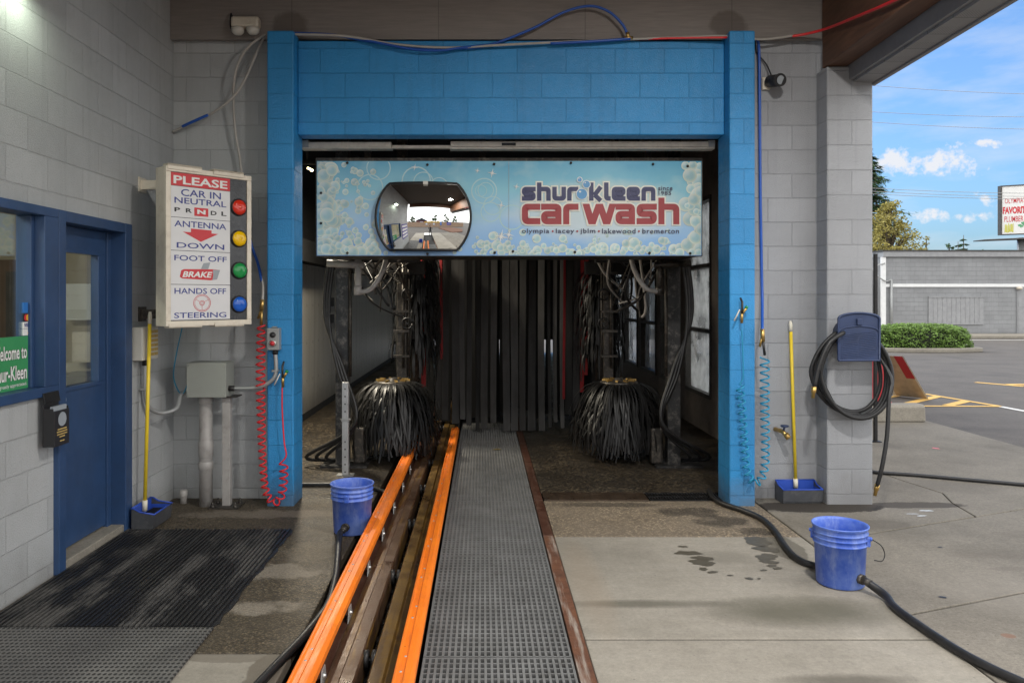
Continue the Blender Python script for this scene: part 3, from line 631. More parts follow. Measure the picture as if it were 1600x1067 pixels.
# ------------------------------------------------------------------ door tracks
t = thing('bay_door_track', (.2, 6.72, 2.95), 'aluminium roller door track under the blue lintel', 'door track')
def pxbox(b, px0, px1, py0, py1, Y0, Y1):
    a = P(px0, py1, Y0); c = P(px1, py0, Y0); return b.box(a.x, c.x, Y0, Y1, a.z, c.z)
b = MB(); pxbox(b, 482, 611, 222, 230, 6.62, 6.72); pxbox(b, 470, 612, 230.3, 232.5, 6.615, 6.72); b.build('rail', 'alu', t, .003)
b = MB(); pxbox(b, 704, 1108, 221, 229.5, 6.62, 6.72); pxbox(b, 703, 1117, 229.8, 233, 6.615, 6.72); b.build('rail', 'alu', t, .003)
b = MB(); pxbox(b, 612, 704, 227, 232, 6.66, 6.72); b.build('rail', 'alu', t, .003)
for a_, c_ in ((471, 481.6), (1107.6, 1117.6)):
    b = MB(); pxbox(b, a_, c_, 219, 230, 6.61, 6.73); b.build('end_bracket', 'conduit', t, .003)
b = MB(); pxbox(b, 784, 806, 223.5, 227.5, 6.608, 6.625); b.build('latch', 'black', t)

# ------------------------------------------------------------------ banner
YB = 6.75
bx0, bx1, bz0, bz1 = P(495, 400, YB).x, P(1096, 400, YB).x, P(0, 399.5, YB).z, P(0, 252, YB).z
t = thing('car_wash_banner', ((bx0+bx1)/2, YB, bz0), 'wide blue bubble banner with the car wash name hanging in the bay', 'sign')
b = MB(); b.box(bx0-.012, bx1+.012, YB+.012, YB+.05, bz0-.006, bz1+.03); b.box(bx0-.01, bx0+.03, YB+.05, YB+.75, bz0, bz1); b.box(bx1-.03, bx1+.01, YB+.05, YB+.75, bz0, bz1)
b.box(bx0+.03, bx1-.03, YB+.05, YB+.75, bz0, bz0+.03); b.box(bx0+.03, bx1-.03, YB+.7, YB+.75, bz0+.03, bz1-.001)
for xx in (bx0+.4, 0, bx1-.4): b.box(xx-.03, xx+.03, YB+.3, YB+.36, bz1-.1, 4.5)
b.build('frame', 'machine', t)
def boardprint():
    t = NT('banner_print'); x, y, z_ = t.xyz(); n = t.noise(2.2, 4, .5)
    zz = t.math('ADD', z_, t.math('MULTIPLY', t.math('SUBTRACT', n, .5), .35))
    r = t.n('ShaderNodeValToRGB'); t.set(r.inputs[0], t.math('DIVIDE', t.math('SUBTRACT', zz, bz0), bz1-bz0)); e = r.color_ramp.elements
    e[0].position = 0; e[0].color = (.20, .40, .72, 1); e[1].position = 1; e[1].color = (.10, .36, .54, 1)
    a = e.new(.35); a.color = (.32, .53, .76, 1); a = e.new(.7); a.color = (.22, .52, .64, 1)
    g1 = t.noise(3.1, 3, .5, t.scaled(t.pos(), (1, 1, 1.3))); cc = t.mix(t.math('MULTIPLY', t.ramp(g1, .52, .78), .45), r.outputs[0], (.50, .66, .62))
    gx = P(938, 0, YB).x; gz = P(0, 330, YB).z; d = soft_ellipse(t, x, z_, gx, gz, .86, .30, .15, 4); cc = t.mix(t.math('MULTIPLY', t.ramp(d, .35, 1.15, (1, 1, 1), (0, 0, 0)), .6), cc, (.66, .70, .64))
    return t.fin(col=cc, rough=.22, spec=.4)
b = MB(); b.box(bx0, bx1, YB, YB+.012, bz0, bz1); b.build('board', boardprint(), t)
b = MB(); sx = P(795, 0, YB).x; b.box(sx-.0015, sx+.0015, YB-.0025, YB-.001, bz0, bz1); b.build('seam', 'halo_edge', t)
# bubbles: printed discs with pale rims
b = MB(); b.col = []; rb = random.Random(11)
def bubble(px, py, r, kind=0, idx=[0]):
    idx[0] += 1; d = YB-.0008-idx[0]*.000009
    rings = [0, .45, .78, .93, 1.0]; n = 22
    core = (.36, .56, .60); mid = (.50, .65, .60); rim = (.70, .71, .58); out = (.46, .62, .66)
    k = rb.uniform(.8, 1.05); cols = [tuple(c*k for c in q) for q in (core, core, mid, rim, out)]
    if kind == 1: rings = [.90, .94, .97, 1.0]; cols = [(.30, .55, .66), (.42, .60, .62), (.42, .60, .62), (.30, .55, .66)]
    vs = []; cs = []
    for q, rr in zip(cols, rings):
        for i in range(n):
            a = 2*math.pi*i/n; u = min(1095, max(496, px+r*rr*math.cos(a))); v = min(398.5, max(253, py+r*rr*math.sin(a)))
            vs.append(P(u, v, YB)*1); vs[-1].y = d
            hl = max(0, math.cos(a+2.3))**2*.35 if (kind == 0 and rr > .4) else 0; hb = max(0, math.cos(a-.7))**3*.25 if (kind == 0 and .4 < rr < .95) else 0
            cs.append(tuple(min(.85, c*(1-.25*hb)+(.78-c)*hl) for c in q))
    b.add(vs, [(i*n+j, i*n+(j+1) % n, (i+1)*n+(j+1) % n, (i+1)*n+j) for i in range(len(rings)-1) for j in range(n)]+([tuple(range(n))] if kind == 0 else [])); b.col += cs
for k in range(6): bubble(rb.uniform(560, 760), rb.uniform(262, 300), rb.uniform(14, 24), 1)
for k in range(5): bubble(rb.uniform(740, 800), rb.uniform(285, 340), rb.uniform(9, 22), 1)
for k in range(120):
    px = 497+abs(rb.gauss(0, 52)); bubble(px, rb.uniform(255, 398), rb.uniform(1.5, 5.5) if px > 525 else rb.uniform(4, 10))
for k in range(46): bubble(rb.uniform(496, 524), rb.uniform(258, 396), rb.uniform(5, 12))
for k in range(60): bubble(rb.uniform(500, 590), 398-abs(rb.gauss(0, 10)), rb.uniform(4, 10))
for k in range(130): bubble(rb.uniform(740, 1095), 399-abs(rb.gauss(0, 14)), rb.uniform(2, 7)+(3 if rb.random() < .2 else 0))
for k in range(60): bubble(1097-abs(rb.gauss(0, 13)), rb.uniform(256, 396), rb.uniform(4, 12))
for k in range(45): bubble(rb.uniform(560, 1060), rb.uniform(360, 396), rb.uniform(1.2, 4))
for k in range(25): bubble(rb.uniform(520, 590), rb.uniform(256, 380), rb.uniform(1.5, 7))
bp = NT('bubble_print'); at_ = bp.n('ShaderNodeVertexColor', layer_name='Col'); bpm = bp.fin(col=at_.outputs[0], rough=.25, spec=.4)
b.build('bubble_print', bpm, t)
# sparkles
b = MB()
for (px, py, r) in [(769, 271, 8), (746, 267, 5), (783, 321, 7), (783, 370, 12), (807, 292, 6), (795, 367, 9), (648, 262, 6)]:
    for k in range(4):
        a = math.pi*k/4+.2; rr = r*(1 if k % 2 == 0 else .6); da = .035
        b.add([Vector((P(px+q*math.cos(a+e), py+q*math.sin(a+e), YB).x, YB-.0060-k*.00005, P(px, py+q*math.sin(a+e), YB).z)) for q, e in ((rr, 0), (rr*.12, math.pi/2), (rr, math.pi), (rr*.12, -math.pi/2))], [(0, 1, 2, 3)])
b.build('sparkle_print', 'halo_white', t)

# lettering built from thick square strokes
def stroke(pts, t, rad=None):
    """outline of an open polyline of thickness t with rounded corners"""
    rad = t*.62 if rad is None else rad; c = [Vector(p).to_2d() for p in pts]; out = [c[0]]
    for i in range(1, len(c)-1):
        a, p, d = c[i-1], c[i], c[i+1]; u = (a-p).normalized(); v = (d-p).normalized()
        ang = math.acos(max(-1, min(1, u.dot(v)))); cut = min(rad/math.tan(ang/2), (a-p).length*.49, (d-p).length*.49)
        for k in range(7):
            s = k/6; q0 = p+u*cut*(1-s); q1 = p+v*cut*s; out.append(q0*(1-s)+q1*s)
    out.append(c[-1]); Lf = []; Rt = []
    for i, p in enumerate(out):
        d1 = (out[i]-out[i-1]).normalized() if i else None; d2 = (out[i+1]-out[i]).normalized() if i < len(out)-1 else None
        d = ((d1 or d2)+(d2 or d1)).normalized(); n = Vector((-d.y, d.x)); base = d1 or d2; n0 = Vector((-base.y, base.x)); k = max(.5, n.dot(n0))
        Lf.append(p+n*(t/2/k)); Rt.append(p-n*(t/2/k))
    return Lf, Rt
def letter(ch, x0, x1, yb, xh, asc, t, th=None):
    """stroke centre lines; (x right, y up); t vertical stem width"""
    a, c, lo, hi = x0+t/2, x1-t/2, yb+t/2, yb+xh-t/2; mid = (lo+hi)/2; e = t*.5
    S_ = {'s': [[(x1, hi), (a, hi), (a, mid), (c, mid), (c, lo), (x0, lo)]], 'h': [[(a, yb+asc), (a, yb)], [(a+e, hi), (c, hi), (c, yb)]],
          'u': [[(a, yb+xh), (a, lo), (c, lo), (c, yb+xh)]], 'r': [[(a, yb), (a, hi), (x1, hi)]], 'k': [[(a, yb+asc), (a, yb)], [(a+e, yb+xh*.45), (a+e+t*.45, yb+xh*.5), (x1-t*.5, yb+xh)], [(a+e+t*.25, yb+xh*.42), (x1-t*.5, yb)]],
          'l': [[(a, yb+asc), (a, lo), (x1, lo)]], 'e': [[(a+e, mid), (c, mid), (c, hi), (a, hi), (a, lo), (x1, lo)]], 'n': [[(a, yb), (a, hi), (c, hi), (c, yb)]],
          'c': [[(x1, hi), (a, hi), (a, lo), (x1, lo)]], 'a': [[(x0, hi), (c, hi), (c, yb)], [(c-e, lo), (a, lo), (a, mid), (c-e, mid)]],
          'w': [[(a-t*.1, yb+xh), (x0+(x1-x0)*.28, yb+t*.2), (x0+(x1-x0)*.5, yb+xh*.86), (x0+(x1-x0)*.72, yb+t*.2), (c+t*.1, yb+xh)]]}
    return S_[ch]
def word(b, spec, yb, xh, asc, t, grow, wlev):
    k = 0
    for ch, x0, x1 in spec:
        if ch == 'w':
            h = t*.56+grow*.53; wd = x1-x0; xs = [x0+t*.56, x0+wd*.285, x0+wd*.5, x0+wd*.715, x1-t*.56]
            for i in range(4):
                k += 1; ya, yb2 = (yb+xh+grow/2, yb-grow/2) if i % 2 == 0 else (yb-grow/2, yb+xh+grow/2)
                b.add([Vector(((780+X_/4.4444-CX)*YB/F, YB-wlev-k*.00003, H-((190-Y_/4.4444)-CY)*YB/F)) for X_, Y_ in ((xs[i]-h, ya), (xs[i]+h, ya), (xs[i+1]+h, yb2), (xs[i+1]-h, yb2))], [(0, 1, 2, 3)])
            continue
        for ln in letter(ch, x0, x1, yb, xh, asc, t):
            ln = [Vector(p) for p in ln]
            if grow:
                d0 = (ln[0]-ln[1]).normalized(); d1 = (ln[-1]-ln[-2]).normalized(); ln[0] = ln[0]+d0*grow/2; ln[-1] = ln[-1]+d1*grow/2
            Lf, Rt = stroke(ln, t+grow, t*.5 if ch != 'w' else t*.06); k += 1
            to = lambda q: Vector(((780+q.x/4.4444-CX)*YB/F, YB-wlev-k*.00003, H-((190-q.y/4.4444)-CY)*YB/F))
            n = len(Lf); b.add([to(q) for q in Lf]+[to(q) for q in Rt], [(i, i+1, n+i+1, n+i) for i in range(n-1)])
shur = [('s', 157, 253), ('h', 262, 357), ('u', 368, 463), ('r', 471, 548), ('k', 623, 720), ('l', 727, 773), ('e', 780, 876), ('e', 883, 976), ('n', 986, 1083)]
carw = [('c', 157, 285), ('a', 290, 432), ('r', 443, 550), ('w', 577, 812), ('a', 806, 942), ('s', 952, 1093), ('h', 1103, 1249)]
for (gr, lev, mt) in ((20, .0066, 'halo_cream'),):
    b = MB(); word(b, shur, -552, 97, 127, 31, gr, lev); word(b, carw, -715, 143, 185, 43, gr, lev+.0008); b.build('lettering_halo', mt, t)
b = MB(); word(b, shur, -552, 97, 127, 31, 9, .0085); word(b, carw, -715, 143, 185, 43, 9, .0092); b.build('lettering_outline', 'halo_white', t)
b = MB(); word(b, shur, -552, 97, 127, 31, 0, .0102); b.build('name_lettering', 'ink_navy', t)
b = MB(); word(b, carw, -715, 143, 185, 43, 0, .0102); b.build('wash_lettering', 'ink_red', t)
BT = lambda off: (lambda u, v, w: Vector(((780+u/4.4444-CX)*YB/F, YB-off-w, H-((190-v/4.4444)-CY)*YB/F)))
b = MB()
b.text('olympia  ', BT(.0098), 157, -786, 347, -744, 0, .014, 0, 1.1)
for q, x0, x1, y0, y1 in (('lacey', 393, 521, -786, -744), ('jblm', 562, 667, -786, -744), ('lakewood', 713, 946, -779, -744), ('bremerton', 993, 1247, -779, -744), ('since', 1103, 1202, -480, -450), ('1985', 1105, 1192, -513, -484)): b.text(q, BT(.0098), x0, y0, x1, y1, 0, .014, 0, 1.1)
b.build('small_lettering', 'ink_slate', t)
b = MB()
for x in (371, 541, 691, 969): b.add([BT(.0098)(x+7*math.cos(k*.524), -763+7*math.sin(k*.524), 0) for k in range(12)], [tuple(range(12))])
b.build('dot_print', 'ink_red', t)
b = MB()
for x, y, r in ((573, -505, 36), (605, -438, 24), (558, -406, 15)):
    b.mat(1).add([BT(.0112)(x+(r+5)*math.cos(k*.2618), y+(r+5)*math.sin(k*.2618), 0) for k in range(24)], [tuple(range(24))])
    b.mat(0).add([BT(.0116)(x+r*math.cos(k*.2618), y+r*math.sin(k*.2618), 0) for k in range(24)], [tuple(range(24))])
    b.mat(1).add([BT(.012)(x-r*.35+r*.22*math.cos(k*.5236), y+r*.45+r*.18*math.sin(k*.5236), 0) for k in range(12)], [tuple(range(12))])
b.build('logo_bubbles', ['bubble_blue', 'halo_white'], t)
for px, py in [(543, 255), (668, 258), (772, 257), (502, 302), (502, 349), (543, 395.5), (668, 397), (773, 395), (892, 255), (1020, 257), (1074, 260), (801.5, 393), (898, 394), (1014.5, 395.5), (1078, 396)]:
    p = P(px, py, YB); b = MB(); b.lathe([(0, -.012), (.008, -.010), (.012, 0)], (p.x, YB-.012, p.z), 10, lambda q: Vector((q.x, q.z, q.y))); b.build('screw', 'machine', t)

# convex mirror
mc = P(662, 340, YB); R0, HZ, RS = .408, .285, .94
t = thing('convex_mirror', (mc.x, YB-.03, mc.z), 'black-rimmed convex mirror with flat top and bottom on the bubble banner', 'mirror')
NA, NR = 96, 22; yc = YB-.055; dm = math.sqrt(RS*RS-R0*R0)
def rim(a): return min(R0, HZ/max(1e-6, abs(math.sin(a))))
b = MB(); b.smooth = True
vs = [(mc.x, yc-(RS-dm), mc.z)]
for j in range(1, NR+1):
    for i in range(NA):
        a = 2*math.pi*i/NA; r = rim(a)*j/NR; vs.append((mc.x+r*math.cos(a), yc-(math.sqrt(RS*RS-r*r)-dm), mc.z+r*math.sin(a)))
b.add(vs, [(0, 1+i, 1+(i+1) % NA) for i in range(NA)]+[(1+(j-1)*NA+i, 1+j*NA+i, 1+j*NA+(i+1) % NA, 1+(j-1)*NA+(i+1) % NA) for j in range(1, NR) for i in range(NA)])
b.build('mirror_glass', 'mirror', t)
b = MB(); pr = []
for i in range(NA+1):
    a = 2*math.pi*i/NA; r = rim(a)+.004; pr.append((mc.x+r*math.cos(a), yc-(math.sqrt(RS*RS-r*r) if r < RS else 0)+dm, mc.z+r*math.sin(a)))
b.tube(pr, .011, 8, False)
b.add([(x, y+.012, z_) for x, y, z_ in pr]+[(mc.x+(x-mc.x)*.9, YB-.018, mc.z+(z_-mc.z)*.9) for x, y, z_ in pr], [(i, i+1, NA+2+i, NA+1+i) for i in range(NA)])
b.build('rim', 'black', t)
b = MB(); b.box(mc.x+.005, mc.x+.045, yc-.075, yc-.04, mc.z+HZ-.012, mc.z+HZ+.014); b.build('clip', 'whiteplastic', t)

# ------------------------------------------------------------------ wash machinery
def brush_ribbon(b, path, w, side, th=.003):
    n = len(path); vs = []
    for i, p in enumerate(path):
        k = w*(1 if i < n-1 else .8); vs += [p-side*k/2, p+side*k/2]
    b.add(vs, [(2*i, 2*i+1, 2*i+3, 2*i+2) for i in range(n-1)])
def skirt_brush(cx, cy, label, seed):
    q = random.Random(seed); t = thing('rotary_side_brush', (cx, cy, 0), label, 'brush', 'drooping rotary brushes at the bay mouth')
    b = MB(); b.tube([(cx, cy, .02), (cx, cy, .84)], .05, 14); b.build('shaft', 'machine', t)
    b = MB(); b.lathe([(0, .815), (.17, .815), (.20, .80), (.2, .77), (0, .77)], (cx, cy, 0), 28); b.build('hub_plate', 'machine', t)
    for k in range(10):
        a = k*.628; b = MB(); b.box(-.035, .035, -.012, .012, 0, .018, lambda p: Vector((cx+.145*math.cos(a)+p.x*math.cos(a)-p.y*math.sin(a), cy+.145*math.sin(a)+p.x*math.sin(a)+p.y*math.cos(a), .812+p.z))); b.build('clip', 'brass', t)
    b = MB(); b.smooth = True
    for layer in range(5):
        z0 = .795-layer*.095; n = 120
        for k in range(n):
            a = 2*math.pi*(k+q.random())/n; out = q.uniform(.21, .37)-layer*.004; drop = z0-q.uniform(.04, .30)-(0 if layer else q.uniform(.0, .12))
            r0 = .17; tw = q.uniform(-.25, .25); path = []
            for i in range(8):
                s = i/7; rr = r0+out*(1-(1-s)**2.0)*(1+.04*q.uniform(-1, 1)); zz = z0+.035*math.sin(s*3.1)-drop*(s**1.6); aa = a+tw*s*s
                path.append(Vector((cx+rr*math.cos(aa), cy+rr*math.sin(aa), max(.012, zz))))
            side = Vector((-math.sin(a+tw*.5), math.cos(a+tw*.5), q.uniform(-.25, .25))).normalized()
            brush_ribbon(b, path, q.uniform(.011, .021), side)
    b.build('bristles', 'bristle', t); return t
skirt_brush(-.945, 8.15, 'bell of drooping black rubber bristles behind the silver post', 3)
skirt_brush(1.44, 8.15, 'bell of drooping black rubber bristles right of the grating walkway', 5)
def tall_brush(cx, cy, z0, z1, rad, label, seed):
    q = random.Random(seed); t = thing('tall_wrap_brush', (cx, cy, 0), label, 'brush', 'tall wrap brushes in the bay')
    b = MB(); b.tube([(cx, cy, z0-.15), (cx, cy, z1+.5)], .06, 12); b.build('shaft', 'machine', t)
    b = MB(); b.smooth = True; rows = int((z1-z0)/.11)
    for j in range(rows):
        zz0 = z0+.35+(z1-z0-.35)*j/(rows-1); n = 40
        for k in range(n):
            a = 2*math.pi*(k+q.random())/n; out = rad*q.uniform(.75, 1.1); drop = q.uniform(.25, .5); path = []
            for i in range(6):
                s = i/5; rr = .07+(out-.07)*math.sin(min(1, s*1.2)*math.pi/2); path.append(Vector((cx+rr*math.cos(a), cy+rr*math.sin(a), zz0-drop*s**1.6)))
            brush_ribbon(b, path, q.uniform(.014, .026), Vector((-math.sin(a), math.cos(a), q.uniform(-.3, .3))).normalized())
    b.build('bristles', 'bristle', t); return t
tall_brush(-.80, 9.2, .85, 2.3, .30, 'tall shaggy black brush left of the strip curtain', 8)
tall_brush(1.42, 9.3, .85, 2.05, .30, 'tall shaggy black brush right of the strip curtain', 9)

# strip curtain
YC = 9.62
t = thing('strip_curtain', (.3, YC, 2.9), 'curtain of long dark felt strips hanging over the conveyor', 'curtain')
b = MB(); b.box(-1.1, 1.75, YC-.06, YC, 2.86, 2.94); b.box(-1.1, 1.75, YC+.5, YC+.56, 2.86, 2.94); b.box(-1.1, 1.75, YC+.95, YC+1.0, 2.86, 2.94)
b.box(-1.12, -1.06, YC-.06, YC+1.0, 2.94, 3.0); b.box(1.71, 1.77, YC-.06, YC+1.0, 2.94, 3.0); b.tube([(-1.09, YC+.4, 3.0), (-1.09, YC+.4, 4.5)], .03, 8); b.tube([(1.74, YC+.4, 3.0), (1.74, YC+.4, 4.5)], .03, 8); b.build('hanger_frame', 'black', t)
def strip(x0, x1, zb, y, m, seed):
    q = random.Random(seed); b = MB(); n = 9; w = x1-x0; cx = (x0+x1)/2; ph = q.random()*6; yaw = q.uniform(-.35, .35); top = 2.9
    L_, R_ = [], []
    for i in range(n):
        s = i/(n-1); zz = top+(zb-top)*s; sway = .012*math.sin(ph+s*4)*s; yw = yaw*(.4+.6*s)+.2*math.sin(ph+3*s); dx = w/2*math.cos(yw); dy = w/2*math.sin(yw)
        L_.append(Vector((cx+sway-dx, y-dy+.02*math.sin(ph*2+s*3)*s, zz))); R_.append(Vector((cx+sway+dx, y+dy+.02*math.sin(ph*2+s*3)*s, zz)))
    th = Vector((0, .006, 0)); vs = []
    for l, r in zip(L_, R_): vs += [l, r, r+th, l+th]
    b.add(vs, [(4*i+k, 4*i+(k+1) % 4, 4*(i+1)+(k+1) % 4, 4*(i+1)+k) for i in range(n-1) for k in range(4)]+[(0, 1, 2, 3), (4*n-4, 4*n-3, 4*n-2, 4*n-1)])
    return b.build('strip', m, t)
def pxs(px, Y=YC): return (px-CX)*Y/F
front = [(705, 717, 662), (730, 738, 664), (743, 750, 673), (752, 763, 670), (767, 777, 660), (785, 796, 676), (797, 809, 678), (812, 822, 672), (826, 838, 676), (841, 851, 675), (856, 861, 668), (865, 871, 660), (875, 881, 668), (884, 895, 647), (896, 907, 642), (926, 934, 640), (938, 949, 612), (718, 726, 655), (692, 702, 655), (680, 688, 640)]
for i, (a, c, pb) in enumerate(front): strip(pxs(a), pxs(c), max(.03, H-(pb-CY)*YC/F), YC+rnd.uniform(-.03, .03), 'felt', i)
for i, px in enumerate(range(628, 962, 13)): strip(pxs(px, YC+.53)+rnd.uniform(-.03, .03), pxs(px+rnd.uniform(9, 13), YC+.53), rnd.uniform(.06, .22), YC+.53+rnd.uniform(-.05, .05), 'feltshade', 50+i)
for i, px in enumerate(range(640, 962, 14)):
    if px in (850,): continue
    strip(pxs(px, YC+.97)+rnd.uniform(-.03, .03), pxs(px+rnd.uniform(10, 14), YC+.97), rnd.uniform(.1, .35), YC+.97+rnd.uniform(-.05, .05), 'feltshade', 90+i)
for i, (a, c, pb) in enumerate([(657, 665, 604), (687, 691, 560), (907, 913, 612), (914, 919, 585), (880, 884, 622)]): strip(pxs(a, YC-.07), pxs(c, YC-.07), H-(pb-CY)*YC/F, YC-.07, 'feltred', 150+i)

# gantry posts and their plumbing
def gantry(px, label, mir, seed):
    q = random.Random(seed); Y = 7.8; x = (px-CX)*Y/F; t = thing('brush_gantry', (x, Y, 0), label, 'machine frame', 'steel brush gantries inside the portal')
    b = MB(); b.box(x-.065, x+.065, Y-.065, Y+.065, .012, 4.4); b.build('post', 'postdark', t, .006)
    b = MB(); b.box(x-.2, x+.26*1, Y-.16, Y+.2, .0, .02); b.build('base_plate', 'postdark', t)
    xs = x+.17*mir; b = MB(); b.box(xs-.06, xs+.06, Y-.06, Y+.08, .02, .38); b.build('motor_guard', 'machine', t, .02)
    xa, xb = sorted((x, x+.75*mir)); b = MB(); b.box(xa, xb, Y+.2, Y+.28, 2.05, 2.17); b.build('arm', 'black', t, .006); b = MB(); b.box(xa, xb, Y+1.0, Y+1.1, 1.95, 2.1); b.build('arm', 'black', t, .006)
    xm = x+.50*mir; b = MB(); b.box(xm-.055, xm+.055, Y+.9, Y+1.0, .0, 4.4); b.build('mast', 'machine', t, .006)
    b = MB(); b.tube([(xm+.02, Y+.85, .9), (xm+.02, Y+.85, 2.2)], .016, 8); b.tube([(xm+.08*mir, Y+.88, .8), (xm+.08*mir, Y+.88, 2.0)], .014, 8)
    for zz in (1.02, 1.3, 1.52, 1.75, 1.95): b.box(xm-.09, xm+.09, Y+.82, Y+.9, zz, zz+.025)
    b.build('pipe', 'machine', t)
    for zz in (1.40, 1.72):
        b = MB(); pts = [(xm+.06*math.cos(k*.524)+.07*mir, Y+.80, zz+.06*math.sin(k*.524)) for k in range(13)]; b.tube(pts, .011, 6); b.tube([(xm+.07*mir, Y+.80, zz), (xm+.07*mir, Y+.88, zz)], .014, 6); b.build('hand_wheel', 'black', t)
    b = MB(); xr = x+.09*mir; b.tube([(xr, Y-.1, .9), (xr, Y-.1, 2.06)], .016, 8); b.build('riser_pipe', 'machine', t)
    xp = x+.20*mir; b = MB(); b.tube([(xp-.30*mir, Y-.3, 2.02), (xp+.05*mir, Y-.3, 2.0)], .035, 12); b.tube([(xp, Y-.3, 2.1), (xp, Y-.3, 1.72)], .033, 12); b.tube([(xp, Y-.3, 1.80), (xp, Y-.3, 1.71)], .04, 12); b.build('water_pipe', 'pipe' if mir > 0 else 'machine', t)
    for k in range(4):
        b = MB(); p0 = Vector((xp+.02, Y-.3, 1.74)) if k == 0 else Vector((x-.05*mir*(1+.4*k), Y-.1-.02*k, 2.08)); 
        if k == 0: pts = [p0, (xp+.14*mir, Y-.32, 1.78), (xp+.25*mir, Y-.28, 1.98), (xp+.28*mir, Y-.2, 2.25)]
        else: pts = [p0, (x-.10*mir-.02*k*mir, Y-.12, 1.5), (x-.05*mir+.03*k*mir, Y-.15, .95), (x+.16*mir, Y-.16-.03*k, .45), (x-.05*mir-.1*k*mir, Y-.1, .1), (x+.0*mir, Y+.1, .04)]
        b.tube(smooth_path(pts), .024 if k == 0 else .018, 8); b.build('hose', 'rubber' if k else 'pipe', t)
    for k in range(16):
        b = MB(); a0 = Vector((x+q.uniform(.0, .7)*mir, Y+q.uniform(-.2, .8), 2.12)); a1 = Vector((x+q.uniform(.15, .62)*mir, Y+q.uniform(.0, .9), q.uniform(1.45, 1.95)))
        m_ = (a0+a1)/2+Vector((q.uniform(-.15, .15), 0, q.uniform(-.25, .05))); b.tube(smooth_path([a0, m_, a1]), q.choice([.007, .009, .014]), 6); b.build('cable', q.choice(['rubber', 'rubber', 'greyhose', 'machine']), t)
    return t
gantry(536, 'dark steel brush post and hoses by the white bay wall', 1, 21)
gantry(1051, 'dark steel brush post and hoses by the bay windows', -1, 22)
# label plates and rod on the white wall
t = thing('control_rod', (-2.40, 12.0, 1.2), 'thin black rod and two small plates on the white bay wall', 'fitting')
b = MB(); b.tube([(-2.36, 13.1, 2.1), (-2.36, 13.1, 1.1)], .012, 6); b.build('rod', 'black', t)
for zz in (1.55, 1.28): b = MB(); b.box(-2.448, -2.42, 12.0, 12.6, zz, zz+.14); b.build('plate', 'postdark', t)

# perforated silver post
p = G(540, 742); t = thing('perforated_post', p, 'silver perforated steel post standing before the left brush', 'post')
hh = (742-597)*p.y/F
def strut():
    t_ = NT('perforated_zinc'); o = t_.xyz(t_.obj()); fx = t_.math('DIVIDE', o[0], .0065); fz = t_.math('DIVIDE', t_.math('SUBTRACT', t_.math('FRACT', t_.math('MULTIPLY', o[2], 14)), .5), .12)
    d = t_.math('ADD', t_.math('MULTIPLY', fx, fx), t_.math('MULTIPLY', fz, fz)); hole = t_.math('LESS_THAN', d, 1.0)
    zone = t_.math('ABSOLUTE', t_.math('SUBTRACT', o[2], .45)); hole = t_.math('MULTIPLY', hole, t_.math('GREATER_THAN', zone, .12))
    return t_.fin(col=t_.mix(hole, t_.mix(t_.ramp(t_.noise(9, 5), .3, .7), (.36, .36, .36), (.48, .48, .48)), (.02, .02, .02)), rough=.4, metal=.35)
b = MB(); b.box(p.x-.03, p.x+.03, p.y-.03, p.y+.03, .008, hh); b.build('tube', strut(), t, .004)
b = MB(); b.box(p.x-.034, p.x+.034, p.y-.034, p.y+.034, hh*.58, hh*.61); b.tube([(p.x-.05, p.y, hh*.6), (p.x+.05, p.y, hh*.6)], .008, 8); b.build('pin_collar', 'galv', t)
b = MB(); b.box(p.x-.08, p.x+.08, p.y-.05, p.y+.05, 0, .008); b.build('foot_plate', 'galv', t)

# ------------------------------------------------------------------ conveyor
t = thing('conveyor', (-.54, 6, 0), 'car wash conveyor with two orange guide rails over brown steel tracks', 'conveyor')
rp_ = random.Random(4)
def rail(prof, y0, y1, bolts, z_t, name='guide_rail', m='orange'):
    b = MB(); b.prism(prof, lambda u, v, w: Vector((u, w, v)), y0, y1); b.mat(1)
    for (bx, sp, ph) in bolts:
        y = y0+ph
        while y < y1-.05:
            b.lathe([(0, .004), (.005, .003), (.007, 0)], (bx, y, z_t), 8); y += sp
    return b.build(name, [m, 'galv'], t, .003)
def prof(x0, x1, h): 
    w = x1-x0; return [(x0, h-.05), (x0, h-.004), (x0+.012, h), (x0+.012+.006, h-.009), (x0+w*.45, h-.009), (x0+w*.52, h+.004), (x1-.016, h+.004), (x1, h-.016), (x1, h-.05), (x1-.012, h-.05), (x1-.012, h-.02), (x0+.012, h-.02), (x0+.012, h-.05)]
rail(prof(-.800, -.700, .12), 1.5, 8.85, [(-.768, .55, .2), (-.765, .55, .31)], .111)
rail(prof(-.372, -.283, .12), 1.5, 9.35, [(-.345, .55, .1), (-.337, .55, .24)], .111)
for x0, x1, y1 in ((-.785, -.745, 8.8), (-.345, -.30, 12)):
    b = MB(); b.box(x0, x1, 1.5, y1, -.3, .07); b.build('rail_web', 'black', t)
for k in range(9):
    y = 2.7+.68*k; b = MB(); b.prism([(y-.085, -.06), (y+.085, -.06), (y+.03, .066), (y-.03, .066)], lambda u, v, w: Vector((w, u, v)), -.699, -.694)
    b.mat(1).lathe([(0, .012), (.011, .009), (.013, 0)], (-.694, y, .03), 8, lambda q: Vector((q.z, q.x, q.y))); b.build('bracket', ['galv', 'steel'], t)
